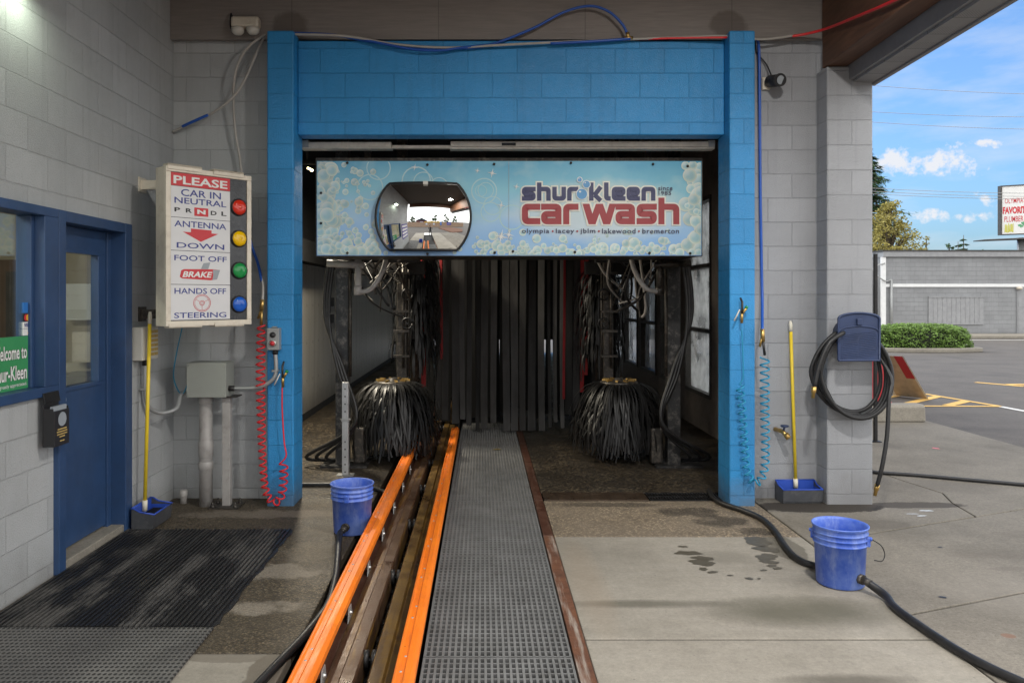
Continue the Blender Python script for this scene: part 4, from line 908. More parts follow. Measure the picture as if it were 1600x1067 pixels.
for sg, xo in ((1, 0), (-1, 0)):
    pl = [(-.692, -.01), (-.692, .005), (-.628, .012), (-.620, .030), (-.560, .030), (-.553, .018), (-.553, -.25), (-.565, -.25), (-.565, .0), (-.62, .0), (-.63, -.01)]
    if sg < 0: pl = [(-1.055-x, z_) for x, z_ in pl][::-1]
    pl = [(x+xo, z_) for x, z_ in pl]
    for y0, y1 in ((1.5, 4.845), (4.851, 7.565), (7.571, 14)):
        b = MB(); b.prism(pl, lambda u, v, w: Vector((u, w, v)), y0, y1)
        b.build('deck_plate', 'rustplate' if sg > 0 else 'rustyellow', t, .002)
b = MB(); b.box(-.745, -.693, 1.5, 14, -.25, -.005); b.build('side_channel', 'rustred', t)
for k in range(8):
    y = 2.55+1.075*k; b = MB()
    for xo in (-.546, -.508): b.lathe([(0, -.014), (.03, -.014), (.045, -.010), (.045, .010), (.03, .014), (0, .014)], (xo, y, -.015), 18, lambda q: Vector((q.z, q.x, q.y)))
    b.tube([(-.55, y, -.015), (-.505, y, -.015)], .012, 8); b.build('roller', 'black', t)
b = MB()
for k in range(110):
    y = 1.6+k*.11; b.box(-.541, -.514, y, y+.075, -.09, -.06) if k % 2 else b.box(-.535, -.52, y-.02, y+.095, -.085, -.065)
o = b.build('chain', 'black', t)

# ------------------------------------------------------------------ grating walkway, one liftable panel after another
GX0, GX1 = -.278, .420
panels = [(2.24, 3.615), (3.625, 5.035), (5.045, 6.395), (6.405, 7.715), (7.725, 9.06), (9.07, 10.4)]
gl = ['grey grating panel nearest the camera, cut by the photo edge', 'grey grating panel beside the left blue bucket, second from the camera', 'grey grating panel level with the brown drain plate', 'grey grating panel level with the silver post foot', 'grey grating panel between the two bell brushes', 'grey grating panel lying under the strip curtain']
for (y0, y1), lb in zip(panels, gl):
    b = MB(); n = 24; w_ = .0115
    for k in range(n+1):
        x = GX0+.006+(GX1-GX0-.012)*k/n; b.box(x-w_/2, x+w_/2, y0, y1, -.032, .001)
    m = int(round((y1-y0)/.05))
    for k in range(m+1):
        y = y0+.005+(y1-y0-.01)*k/m; b.box(GX0, GX1, y-.0048, y+.0048, -.032, -.0005)
    tag(b.build('floor_grating', 'grating', None, 0, None, ((GX0+GX1)/2, (y0+y1)/2, 0)), lb, 'grating', 'grating panels of the walkway')
b = MB(); b.box(GX0, GX1, 1.5, 20, -.085, -.045); b.box(GX0+.02, GX0+.06, 1.5, 20, -.45, -.085); b.box(GX1-.06, GX1-.02, 1.5, 20, -.45, -.085); tag(b.build('grating_tray', 'pit', None, 0, None, (0, 4, -.45)), 'dark drain tray lying under the grating walkway', 'tray')
for (y0, y1, lb, m) in ((1.0, 5.45, 'rusty orange edge angle along the pale concrete slab', 'rustedge'), (5.46, 6.40, 'red brown edge angle along the aggregate strip', 'rustred'), (6.41, 11, 'dark brown edge angle along the wet bay floor', 'rustred')):
    b = MB(); b.prism([(.491, -.09), (.491, .0), (.436, .0), (.436, -.09), (.428, -.09), (.428, .008), (.500, .008), (.500, -.09)], lambda u, v, w: Vector((u, w, v)), y0, y1); tag(b.build('edge_angle', m, None, .002, None, (.55, y0, 0)), lb, 'steel edging')
lf = G(776, 703); t = MB(); t.prism([(-.05, 0), (-.015, .022), (.02, .028), (.055, .004), (.02, -.022), (-.02, -.018)], lambda u, v, w: Vector((lf.x+u, lf.y+v, w+.003+.25*abs(v))), 0, .002)
tag(t.build('fallen_leaf', simple('dry_leaf', (.20, .15, .04), .7), None, 0, None, lf), 'dry yellow brown leaf lying on the far grating', 'leaf')
# trench drain
b = MB(); b.box(.51, 2.0, 6.42, 6.68, -.059, -.04); struct(b.build('drain_channel', 'pit'))
b = MB(); b.box(.512, 1.385, 6.425, 6.675, -.006, .006); tag(b.build('drain_cover', 'darkbrown', None, .003, None, (1.0, 6.55, 0)), 'brown steel drain cover plate at the bay mouth', 'drain cover')
b = MB()
for k in range(3): b.box(1.40, 1.998, 6.43+k*.117, 6.442+k*.117, -.02, .002)
for k in range(26): b.box(1.40+k*.0236, 1.408+k*.0236, 6.431, 6.674, -.02, .001)
tag(b.build('drain_grate', 'black', None, 0, None, (1.7, 6.55, 0)), 'black slotted drain grate right of the brown cover plate', 'drain grate')

# ------------------------------------------------------------------ instruction sign
SO = Vector((-2.26, 5.5, 0)); SU = Vector((.46, .5, 0)).normalized(); SN = Vector((SU.y, -SU.x, 0)); SW = Vector((.46, .5, 0)).length
def ST(u, v, w): return SO+SU*u+SN*w+Vector((0, 0, v))
def SP(zx, zy):                                          # point of the enlarged photo crop -> (u, v) on the sign face
    px, py = 200+zx/3.442, 230+zy/3.442; d = Vector(((px-CX)/F, 1, -(py-CY)/F)); c = Vector((0, 0, H)); k = (SO-c).dot(SN)/d.dot(SN); p = c+d*k
    return (p-SO).dot(SU), p.z
def box_uv(x0, ytop, ybot, x1):
    u0, v1 = SP(x0, ytop); _, v0 = SP(x0, ybot); u1, _ = SP(x1, ytop); return u0, v0, u1, v1
V0, V1 = 1.478, 2.625
t = thing('instruction_sign', (SO.x, SO.y, V0), 'tall lit-box sign with driver instructions and four coloured lamps on the office wall', 'sign')
def sbox(b, u0, u1, v0, v1, w0, w1): return b.box(u0, u1, v0, v1, w0, w1, lambda p: ST(p.x, p.y, p.z))
b = MB(); sbox(b, 0, SW, V0, V1, -.15, -.012); b.build('cabinet', 'cream', t, .004)
b = MB(); e = .038; sbox(b, 0, SW, V1-e, V1, -.012, .012); sbox(b, 0, SW, V0, V0+e, -.012, .012); sbox(b, 0, e, V0+e, V1-e, -.012, .0115); sbox(b, SW-e, SW, V0+e, V1-e, -.012, .0115); b.build('frame', 'cream', t, .004)
b = MB(); sbox(b, e, SW-e, V0+e, V1-e, -.012, .001); b.build('face_panel', 'sign_dark_panel', t)
for u0, u1 in ((.01, .27), (.36, .61)):
    b = MB(); sbox(b, u0, u1, V1, V1+.018, -.06, .02); sbox(b, u0, u1, V1-.022, V1+.018, .0125, .02); b.build('hinge_strip', 'cream', t, .002)
    b = MB(); sbox(b, u0+.01, u1, V0-.012, V0, -.06, .02); sbox(b, u0+.01, u1, V0-.012, V0+.02, .0125, .02); b.build('hinge_strip', 'cream', t, .002)
for v in (2.54, 1.56):
    b = MB(); b.box(XL, XL+.012, 5.83, 5.95, v-.055, v+.055); b.box(XL+.012, -2.2, 5.86, 5.89, v-.035, v+.035); b.build('wall_bracket', 'machine' if v < 2 else 'cream', t)
LX, RX = 226, 547
for (yt, yb, m) in ((133, 203, 'sign_red'), (205.5, 372.5, 'sign_white'), (375.5, 552, 'sign_white'), (555, 736, 'sign_white'), (739, 930, 'sign_white')):
    b = MB(); u0, v0, u1, v1 = box_uv(LX, yt, yb, RX); sbox(b, u0, u1, v0, v1, .001, .004); b.build('message_panel', m, t, 0, 'red PLEASE panel' if m == 'sign_red' else None)
def stext(name, items, m, w=.0052):
    b = MB()
    for it in items:
        s_, x0, yt, yb, x1 = it[:5]; u0, v0, u1, v1 = box_uv(x0, yt, yb, x1); k = it[5] if len(it) > 5 else 0; bo = it[6] if len(it) > 6 else .012
        b.text(s_, ST, u0, v0, u1, v1, w, bo, k)
    return b.build(name, m, t)
stext('please_lettering', [('PLEASE', 243, 150, 195, 533, 0, .025)], 'paper_white')
stext('blue_lettering', [('CAR IN', 283, 224, 262, 498), ('NEUTRAL', 248, 267, 300, 527), ('ANTENNA', 247, 393, 426, 527), ('DOWN', 260, 511, 541, 516), ('FOOT OFF', 247, 579, 609, 529), ('HANDS OFF', 248, 757, 789, 526), ('STEERING', 246, 890, 920, 527)], 'sign_blue')
stext('gear_lettering', [('P', 248, 323, 346, 279, 0, .03), ('R', 309, 329, 352, 343, 0, .03), ('D', 443, 343, 366, 475, 0, .03), ('L', 500, 347, 370, 528, 0, .03)], 'sign_black')
b = MB(); u0, v0, u1, v1 = box_uv(355, 325, 370, 430); sbox(b, u0, u1, v0, v1, .004, .0052); b.build('gear_highlight', 'sign_red', t)
stext('gear_lettering', [('N', 370, 336, 360, 415, 0, .05)], 'paper_white', .0065)
b = MB(); pts = [SP(x, y) for x, y in ((337, 438), (448, 449), (448, 465), (484, 468), (390, 510), (293, 455), (337, 458))]; b.prism(pts, ST, .004, .0052); b.build('red_arrow', 'sign_red', t)
b = MB(); pts = [SP(x, y) for x, y in ((285, 662), (300, 656), (455, 657), (492, 661), (476, 712), (440, 716), (290, 706), (277, 697))]; b.mat(0).prism(pts, ST, .004, .0052)
b.mat(1).prism([SP(x, y) for x, y in ((455, 660), (493, 661), (477, 711), (452, 715), (456, 690))], ST, .0053, .0062); b.prism([SP(x, y) for x, y in ((404, 625), (441, 620), (430, 656), (391, 656))], ST, .004, .0052)
b.build('brake_pedal', ['sign_red', 'seal_grey'], t); stext('brake_lettering', [('BRAKE', 290, 667, 699, 452, .25, .03)], 'paper_white', .0066)
b = MB(); cu, cv = SP(397, 838); k = abs(SP(442, 838)[0]-cu); kv = abs(SP(397, 793)[1]-cv)
for r, th in ((1, .0022), (.86, .0015), (.28, .002), (.16, .0015)): b.tube([ST(cu+k*r*math.cos(a*.1309), cv+kv*r*math.sin(a*.1309), .004) for a in range(49)], th, 5, False)
for a in (2.6, .5, -1.57): b.tube([ST(cu+k*.28*math.cos(a), cv+kv*.28*math.sin(a), .004), ST(cu+k*.86*math.cos(a), cv+kv*.86*math.sin(a), .004)], .0015, 5)
b.build('steering_wheel', 'sign_red', t)
for (zx, zy, m, n_) in ((594, 325, 'lens_red', 'red'), (595, 493, 'lens_yellow', 'yellow'), (597, 664, 'lens_green', 'green'), (596, 845, 'lens_blue', 'blue')):
    u, v = SP(zx, zy); r = .058; Tl = lambda p: SU*p.x+SN*p.z+Vector((0, 0, p.y))
    b = MB(); b.lathe([(r+.008, .0), (r+.008, .012), (r-.002, .014)], ST(u, v, .001), 32, Tl); sl = b.build('signal_light', 'black', t, 0, n_+' signal light')
    b = MB(); b.lathe([(r, .010), (r*.97, .018), (r*.8, .026), (r*.55, .031), (r*.3, .029), (r*.16, .031), (0, .034)], ST(u, v, .001), 36, Tl); b.build('lens', m, sl)

# ------------------------------------------------------------------ things on the office wall and in the corner
YG = W(0, 0, XL).y if False else 4.2
gy1 = 4.52; t = thing('welcome_sign', (XL-.045, 3.8, 1.16), 'green sign with white lettering in the office window', 'sign')
b = MB(); b.box(XL-.054, XL-.048, 3.95, gy1, 1.16, 1.462); b.build('board', 'green_sign', t)
WT = lambda u, v, w: Vector((XL-.047+w, u, v))
for dl, m, gw in ((.0, 'sign_black', .045), (.0015, 'paper_white', .02)):
    b = MB(); b.text('Welcome to', WT, 4.17, 1.333, 4.485, 1.412, dl, gw); b.text('Shur-Kleen', WT, 4.18, 1.215, 4.485, 1.298, dl, gw); b.build('lettering_shadow' if m == 'sign_black' else 'lettering', m, t)
b = MB(); b.text('Bills greatly appreciated.', WT, 4.17, 1.172, 4.485, 1.199, .001, .004); b.build('small_lettering', 'paper_white', t)
t = thing('card_sticker', (XL-.05, 4.5, 1.47), 'narrow strip of payment card stickers at the edge of the office window', 'sticker')
for (z0, z1, m) in ((1.595, 1.655, 'card_blue'), (1.545, 1.592, 'sign_black'), (1.505, 1.542, 'paper_white'), (1.465, 1.502, 'paper_white')):
    b = MB(); b.box(XL-.053, XL-.049, 4.455, 4.525, z0, z1); b.build('sticker', m, t)
b = MB(); b.add([(XL-.0475, 4.48+.02*math.cos(k*.524), 1.568+.02*math.sin(k*.524)) for k in range(12)], [tuple(range(12))]); b.mat(1).add([(XL-.047, 4.50+.02*math.cos(k*.524), 1.568+.02*math.sin(k*.524)) for k in range(12)], [tuple(range(12))]); b.build('card_mark', ['sign_red', 'card_yellow'], t)
b = MB(); b.text('VISA', WT, 4.462, 1.513, 4.518, 1.535, .0, .02); b.build('card_lettering', 'sign_blue', t)
b = MB(); b.add([(XL-.0475, 4.49, 1.475), (XL-.0475, 4.52, 1.475), (XL-.0475, 4.52, 1.495)], [(0, 1, 2)]); b.build('card_mark', 'banner_yellow', t)
t = thing('red_sticker', (XL-.1, 4.95, 1.12), 'small red and white sticker in the lower corner of the door glass', 'sticker')
b = MB(); b.box(XL-.104, XL-.101, 4.905, 4.975, 1.11, 1.18); b.build('paper', 'paper_white', t)
b = MB(); b.box(XL-.1008, XL-.1, 4.91, 4.97, 1.15, 1.176); b.box(XL-.1008, XL-.1, 4.91, 4.97, 1.116, 1.128); b.build('print', 'sign_red', t)
# brochure box
t = thing('brochure_box', (XL+.04, 4.58, .81), 'black plastic leaflet box with a lifted lid on the office wall beside the door', 'box')
b = MB(); x0, x1, y0, y1 = XL+.036, XL+.105, 4.50, 4.665
b.box(x0, x0+.006, y0, y1, .81, 1.06); b.box(x1-.006, x1, y0, y1, .81, 1.02); b.box(x0+.006, x1-.006, y0, y0+.005, .811, 1.035); b.box(x0+.006, x1-.006, y1-.005, y1, .811, 1.035); b.box(x0+.006, x1-.006, y0+.005, y1-.005, .811, .82); b.build('body', 'sign_black', t, .003)
b = MB(); b.box(x0, x0+.008, y0, y1, 1.061, 1.125, lambda p: p+Vector((-(p.z-1.06)*.2+.01, 0, 0))); b.build('lid', 'black', t, .003)
b = MB(); b.box(x1-.03, x1-.012, y0+.01, y1-.01, .83, 1.045); b.build('leaflet', 'seal_grey', t)
BT2 = lambda u, v, w: Vector((x1+.0012+w, u, v))
b = MB(); b.add([BT2(4.585+.045*math.cos(k*.3), .965+.042*math.sin(k*.3), 0) for k in range(21)], [tuple(range(21))]); b.build('seal_print', 'seal_grey', t)
b = MB()
for k, (wd, zz) in enumerate(((.10, .905), (.115, .89), (.11, .875), (.06, .86), (.05, .835))): b.add([BT2(4.583-wd/2, zz, 0), BT2(4.583+wd/2, zz, 0), BT2(4.583+wd/2, zz+.007, 0), BT2(4.583-wd/2, zz+.007, 0)], [(0, 1, 2, 3)])
b.build('gold_print', 'gold_ink', t)
# white keypad panel
t = thing('keypad_panel', (XL+.03, 5.86, 1.22), 'aged white panel with a grid of small buttons behind the left yellow pole', 'control panel')
b = MB(); b.box(XL, XL+.085, 5.72, 6.0, 1.215, 1.465); b.build('case', 'whiteplastic', t, .012)
b = MB()
for i in range(3):
    for j in range(6): b.box(XL+.0845, XL+.092, 5.835+i*.05, 5.872+i*.05, 1.245+j*.034, 1.268+j*.034)
b.build('buttons', 'gold_ink', t)
b = MB(); b.tube([(XL+.04, 5.86, 1.215), (XL+.04, 5.86, 1.17)], .022, 10); b.build('gland', 'black', t)
b = MB(); b.tube(smooth_path([(XL+.04, 5.86, 1.19), (XL+.04, 5.86, 1.0), (XL+.045, 5.90, .86), (XL+.10, 6.0, .79), (XL+.18, 6.1, .81), (-2.42, 6.2, .90), (-2.355, 6.26, .955)]), .017, 8); b.build('conduit', 'conduit', t)
b = MB(); b.box(XL, XL+.06, 5.835, 5.885, .985, 1.0); b.build('clip', 'galv', t)
# junction box on posts
t = thing('junction_box', (-2.2, 6.25, 0), 'grey green electrical box standing on two posts in the corner', 'electrical box')
b = MB(); b.box(-2.350, -2.043, 6.15, 6.36, .895, 1.160); b.build('body', 'boxgrey', t, .005)
b = MB(); b.box(-2.353, -2.04, 6.140, 6.152, .892, 1.163); b.box(-2.353, -2.04, 6.14, 6.37, 1.1605, 1.167)
for xx in (-2.335, -2.06):
    for zz in (.91, 1.145): b.lathe([(0, -.004), (.006, -.003), (.007, 0)], (xx, 6.14, zz), 8, lambda q: Vector((q.x, q.z, q.y)))
b.build('cover', 'boxgrey', t, .002)
b = MB(); b.tube([(-2.245, 6.27, 0), (-2.245, 6.27, .895)], .052, 20); b.build('conduit_post', 'pipe', t, 0, 'thick round pipe post')
b = MB(); b.lathe([(.053, .0), (.060, .01), (.060, .06), (.053, .07)], (-2.245, 6.27, .29), 20); b.lathe([(.053, 0), (.058, .01), (.062, .12), (.053, .14)], (-2.245, 6.27, .39), 20); b.lathe([(.053, 0), (.057, .01), (.057, .05), (.053, .06)], (-2.245, 6.27, .83), 20); b.build('collar', 'pipe', t)
b = MB(); b.box(-2.095, -2.03, 6.21, 6.27, .012, .897); b.build('square_post', 'pipe', t, .004)
b = MB(); b.box(-2.19, -1.95, 6.15, 6.34, .0, .012)
for xx in (-2.16, -1.98):
    for yy in (6.18, 6.31): b.tube([(xx, yy, .012), (xx, yy, .05)], .008, 6); b.lathe([(.016, .012), (.016, .026), (0, .026)], (xx, yy, 0), 6)
b.build('base_plate', 'machine', t)
b = MB(); b.box(-2.10, -1.97, 6.17, 6.33, .885, .8945); b.build('top_plate', 'machine', t)
b = MB(); b.tube([(-2.043, 6.22, .955), (-2.0, 6.22, .955)], .022, 10); b.tube([(-2.39, 6.26, .955), (-2.35, 6.26, .955)], .022, 10); b.build('gland', 'black', t)
b = MB(); b.tube(smooth_path([(-2.36, 6.18, 1.0), (-2.40, 6.2, .92), (-2.46, 6.25, .93), (-2.52, 6.3, 1.05), (-2.53, 6.4, 1.25), (-2.5, 6.47, 1.5)]), .005, 6); b.build('wire', 'cyanhose', t)
t = thing('pipe_stub', G(287, 786), 'short grey pipe stub rising from the floor left of the pipe post', 'pipe'); p = G(287, 786)
b = MB(); b.tube([p, p+Vector((0, 0, .11))], .026, 14); b.lathe([(.032, .06), (.032, .10), (.026, .102)], p, 14); b.build('pipe', 'pipe', t)
# switch box
a = P(421, 546, 6.25); c = P(440, 512, 6.25)
t = thing('switch_box', (a.x, 6.25, a.z), 'small grey switch box with black knob and red button on the blue pillar', 'switch box')
b = MB(); b.box(a.x, c.x, 6.17, 6.249, a.z, c.z); b.box(a.x+.03, c.x-.03, 6.20, 6.249, c.z, c.z+.012); b.build('case', 'conduit', t, .006)
xm = (a.x+c.x)/2
for zz, r, m, nm in ((c.z-.055, .017, 'sign_black', 'knob'), (a.z+.055, .018, 'sign_red', 'button')):
    b = MB(); b.lathe([(r*1.35, 0), (r*1.35, .008), (r, .009), (r, .026), (0, .028)], (xm, 6.17, zz), 18, lambda q: Vector((q.x, -q.z, q.y))); b.build(nm, m, t)
b = MB(); b.lathe([(.019, 0.0), (.027, .002), (.028, .012), (.02, .013)], (xm, 6.169, a.z+.055), 18, lambda q: Vector((q.x, -q.z, q.y))); b.build('button_ring', 'steel', t)
b = MB(); b.tube([(xm+.01, 6.21, a.z), (xm+.01, 6.21, a.z-.035)], .022, 10); b.build('gland', 'black', t)
b = MB(); b.tube(smooth_path([(xm+.01, 6.21, a.z-.03), (xm+.015, 6.205, 1.08), (xm-.03, 6.2, 1.01), (xm-.14, 6.20, .963), (-2.0, 6.22, .955)]), .0165, 10); b.box(xm-.015, xm+.035, 6.19, 6.249, 1.09, 1.105); b.build('conduit', 'conduit', t)

# lobby dustpans
def dustpan(loc, ang, lean, label):
    t = thing('lobby_dustpan', loc, label, 'dustpan', 'long-handled dustpans against the walls'); Rm = Matrix.Rotation(ang, 3, 'Z'); o = Vector(loc); T = lambda p: o+Rm @ Vector(p)
    w = .165
    b = MB(); side = [(-.155, .012), (-.165, .115), (-.06, .13), (-.02, .155), (.0, .155), (.0, 0), (-.14, 0)]
    for xs in (-w, w-.006): b.prism(side, lambda u, v, w_: T((w_, u, v)), xs, xs+.006)
    b.prism([(-.155, .012), (-.165, .115), (-.159, .115), (-.149, .012)], lambda u, v, w_: T((w_, u, v)), -w+.0061, w-.0061); b.box(-w+.006, w-.006, -.145, -.001, .0, .006, T); b.build('pan', 'pangrey', t, .002)
    b = MB(); b.box(-w+.0065, w-.0065, -.007, -.0005, .007, .158, T); b.box(-w+.0065, -w+.009, -.145, -.008, .03, .11, T); b.box(w-.009, w-.0065, -.145, -.008, .03, .11, T)
    for xs in (-w+.003, w-.003): b.tube([T((xs, u, v)) for u, v in [(-.165, .117), (-.06, .133), (-.02, .158), (0, .158)]], .006, 6)
    b.tube([T((-w, -.002, .159)), T((w, -.002, .159))], .007, 6); b.tube([T((-w, -.164, .117)), T((w, -.164, .117))], .006, 6); b.build('lip', 'panblue', t)
    b = MB(); b.box(-w+.012, w-.012, -.15, -.015, .06, .075, T)
    for k in range(14): b.box(-w+.02+k*.0225, -w+.03+k*.0225, -.14, -.02, .075, .083, T)
    b.build('tread_insert', 'rubber', t)
    base = T((0, -.025, .10)); top = base+Vector(lean); b = MB(); b.tube([base+Vector(lean)*.04, top], .0135, 14); b.build('pole', 'yellowpole', t)
    b = MB(); b.tube([base, base+Vector(lean)*.055], .019, 14); b.build('socket', 'creamcap', t)
    b = MB(); dl = Vector(lean).normalized(); b.tube([top-dl*.06, top, top+dl*.03], .016, 14, rs=[.0155, .0155, .009]); b.build('cap', 'creamcap', t); return t
q0 = G(232, 806); q1 = W(234, 492, XL+.03)
dustpan((-2.54, 5.75, 0), R(90), (.035, .01, 1.45), 'lobby dustpan with a yellow pole leaning beside the blue door')
dustpan((2.615, 6.475, 0), R(2), (-.03, .035, 1.36), 'lobby dustpan with a yellow pole by the grey wall right of the bay')

# ------------------------------------------------------------------ air hoses
def hose_thing(name, pts, r, m, label, cat='hose', n=8, seg=8):
    sp_ = smooth_path(pts, n); return tag(MB().tube(sp_, r, seg).build(name, m, None, 0, None, sp_[0]), label, cat)
def blow_gun(t, c, mir=1):
    c = Vector(c); b = MB(); b.tube([c, c+Vector((.0, 0, .10))], .012, 8); b.tube([c+Vector((0, 0, .07)), c+Vector((.035*mir, -.01, .125))], .011, 8); b.build('gun_body', 'brass', t)
    b = MB(); b.tube([c+Vector((-.02*mir, -.01, .11)), c+Vector((-.065*mir, -.015, .02))], .006, 6); b.build('trigger', 'whiteplastic', t)
    b = MB(); b.tube([c+Vector((.03*mir, -.01, .12)), c+Vector((.04*mir, -.01, .135))], .013, 8); b.build('tip', 'lens_green', t)
    b = MB(); b.tube([c+Vector((0, .03, .20)), c+Vector((0, -.012, .17)), c+Vector((0, -.012, .08))], .009, 8); b.build('hook', 'machine', t)
YP = 6.19
def pp(px, py, Y=YP): return P(px, py, Y)
t = thing('red_coil_hose', pp(408, 495), 'red coiled air hose hanging in a loop at the left blue pillar', 'hose')
cp = coil([pp(408, 508), pp(407, 600), pp(409, 690), pp(412, 745), pp(417, 772), pp(428, 785), pp(439, 775), pp(443, 750), pp(443, 725)], lambda s: .030+.004*math.sin(s*7), 31)
ln = [pp(441, 603), pp(441, 640), pp(444, 690), pp(445, 712)]
b = MB(); b.tube(cp, .0068, 7); b.build('coil', 'redhose', t)
b = MB(); b.tube(smooth_path(ln[:3]+[pp(447, 712), cp[-1]]), .006, 8); b.build('straight_end', 'redhose', t)
blow_gun(t, pp(442, 605))
b = MB(); b.tube([pp(408, 508), pp(409, 484)], .013, 8); b.tube([pp(409, 484), pp(410, 468)], .018, 8); b.tube([pp(409, 482), pp(403, 498)], .010, 6); b.build('coupling', 'brass', t)
t = thing('cyan_coil_hose', pp(1193, 540), 'cyan coiled air hose slung between the right blue pillar and the grey wall', 'hose')
cp = coil([pp(1156, 603), pp(1161, 660), pp(1164, 705), pp(1167, 735), pp(1176, 753), pp(1187, 751), pp(1195, 730), pp(1196, 690), pp(1195, 630), pp(1195, 558)], lambda s: .030-.004*math.sin(s*5), 30)
b = MB(); b.tube(cp, .0068, 7); b.build('coil', 'cyanhose', t)
b = MB(); b.tube(smooth_path([pp(1159, 515), pp(1161, 560), pp(1161, 590), pp(1156, 600), cp[0]]), .005, 8); b.build('straight_end', 'cyanhose', t)
blow_gun(t, pp(1159, 505))
b = MB(); b.tube([pp(1195, 555), pp(1192, 532)], .011, 8); b.build('sleeve', 'rubber', t)
b = MB(); b.tube([pp(1192, 534), pp(1191, 514)], .017, 10); b.tube([pp(1191, 524), pp(1187, 542)], .010, 6); b.build('coupling', 'brass', t)
hose_thing('air_line', [P(1183, 62, 6.40), P(1186, 80, 6.44), P(1187, 160, 6.45), P(1188, 300, 6.45), P(1190, 420, 6.45), P(1191, 470, 6.40), P(1191, 516, 6.2)], .0125, 'bluehose', 'straight blue air line running down the grey wall to the cyan coil')
hose_thing('air_line', [P(415, 55, 6.36), P(390, 72, 6.34), P(372, 100, 6.36), P(365, 140, 6.38), P(367, 200, 6.42), P(375, 250, 6.44), P(384, 330, 6.45), P(398, 400, 6.42), P(410, 440, 6.3), P(410, 470, 6.2)], .011, 'greyhose', 'pale air line looping down past the instruction sign to the red coil')
hose_thing('air_line', [P(412, 60, 6.38), P(398, 90, 6.36), P(385, 120, 6.36), P(366, 150, 6.36), P(335, 175, 6.38), P(300, 192, 6.40), P(270, 206, 6.44)], .011, 'greyhose', 'pale air line curving left to the office corner')
hose_thing('air_line', [P(325, 180, 6.37), P(300, 191, 6.385), P(285, 198, 6.41)], .0122, 'bluehose', 'short blue sleeve on the pale air line at the office corner')
hose_thing('air_line', [P(384, 322, 6.44), P(391, 375, 6.42), P(403, 412, 6.38), P(409, 440, 6.3)], .0122, 'bluehose', 'blue sleeve on the air line beside the instruction sign')
YL = 6.345
hose_thing('air_line', [P(455, 52, 6.33), P(520, 55, YL), P(570, 64, YL), P(640, 74, YL), P(700, 76, YL), P(760, 72, YL), P(830, 46, YL), P(880, 20, YL), P(920, 10, YL), P(950, 18, YL), P(972, 38, YL), P(981, 56, YL)], .011, 'bluehose', 'blue air line rising in an arc above the lintel')
hose_thing('air_line', [P(455, 54, 6.31), P(540, 57, 6.32), P(620, 70, 6.33), P(700, 75, 6.335), P(780, 71, 6.33), P(860, 67, 6.33), P(980, 62, 6.34), P(1060, 59, 6.34), P(1136, 57, 6.31), P(1190, 62, 6.36), P(1240, 56, 6.38)], .0105, 'greyhose', 'pale grey air line strung along the top of the lintel')
hose_thing('air_line', [P(560, 60, 6.33), P(600, 69, 6.32), P(650, 78, 6.32), P(690, 79, 6.325), P(720, 75, 6.33), P(770, 70, 6.335)], .010, 'bluehose', 'slack blue air line sagging lowest over the lintel')
hose_thing('air_line', [P(860, 68.5, 6.325), P(930, 65, 6.325), P(985, 61, 6.33)], .0118, 'bluehose', 'short blue stretch of air line near the arc end')
hose_thing('air_line', [P(985, 62, 6.35), P(1060, 60, 6.33), P(1136, 59, 6.29)], .009, 'redhose', 'thin red air line on top of the lintel')
hose_thing('air_line', [P(1238, 57, 6.38), P(1262, 53, 6.34), W(1292, 45, 2.765), W(1335, 28, 2.745), W(1400, 0, 2.72), W(1470, -40, 2.70), W(1600, -110, 2.66)], .0115, 'redhose', 'red air line rising along the brown roof beam')
t = thing('hose_tee', P(981, 57, 6.34), 'brass tee where the blue arc meets the air lines', 'fitting'); c = P(981, 57, 6.335)
b = MB(); b.tube([c+Vector((-.03, 0, -.015)), c+Vector((.04, 0, -.015))], .016, 8); b.tube([c+Vector((0, 0, -.015)), c+Vector((0, 0, .03))], .015, 8); b.build('body', 'brass', t)

# camera-like sensor on the right wall, spigot
c = P(1209, 128, 6.42); t = thing('black_sensor', (c.x, 6.5, c.z), 'round black sensor on a bracket high on the grey wall right of the portal', 'sensor')
b = MB(); b.tube([c+Vector((-.02, .03, .01)), c+Vector((.01, -.10, -.015))], .05, 20); b.tube([c+Vector((.01, -.10, -.015)), c+Vector((.012, -.112, -.017))], .054, 20); b.build('barrel', 'sign_black', t)
b = MB(); b.tube([c+Vector((.012, -.112, -.017)), c+Vector((.0135, -.116, -.018))], .035, 18); b.build('face', 'seal_grey', t)
b = MB(); b.box(c.x-.075, c.x-.01, 6.47, 6.499, c.z-.05, c.z+.05); b.tube([(c.x-.03, 6.47, c.z), (c.x-.01, 6.43, c.z)], .02, 8); b.build('mount', 'cream', t)
b = MB(); b.tube(smooth_path([(c.x-.02, 6.42, c.z+.05), (c.x-.05, 6.46, c.z+.16), (c.x-.12, 6.48, c.z+.26), (c.x-.13, 6.49, c.z+.36)]), .006, 6); b.build('wire', 'rubber', t)
c = P(1221, 672, 6.44); t = thing('hose_spigot', (c.x, 6.5, c.z), 'brass water spigot with a blue handle low on the grey wall', 'tap')
b = MB(); b.tube([(c.x-.03, 6.5, c.z), (c.x-.005, 6.40, c.z-.005), (c.x+.02, 6.36, c.z-.04)], .018, 12); b.tube([(c.x+.01, 6.38, c.z-.02), (c.x+.03, 6.36, c.z-.055)], .023, 12); b.build('body', 'brass', t)
b = MB(); b.tube([(c.x, 6.40, c.z), (c.x+.005, 6.385, c.z+.04)], .009, 8); b.lathe([(0, .038), (.03, .036), (.034, .044), (.03, .052), (0, .048)], (c.x+.005, 6.385, c.z), 12); b.build('handle', 'navyplastic', t)

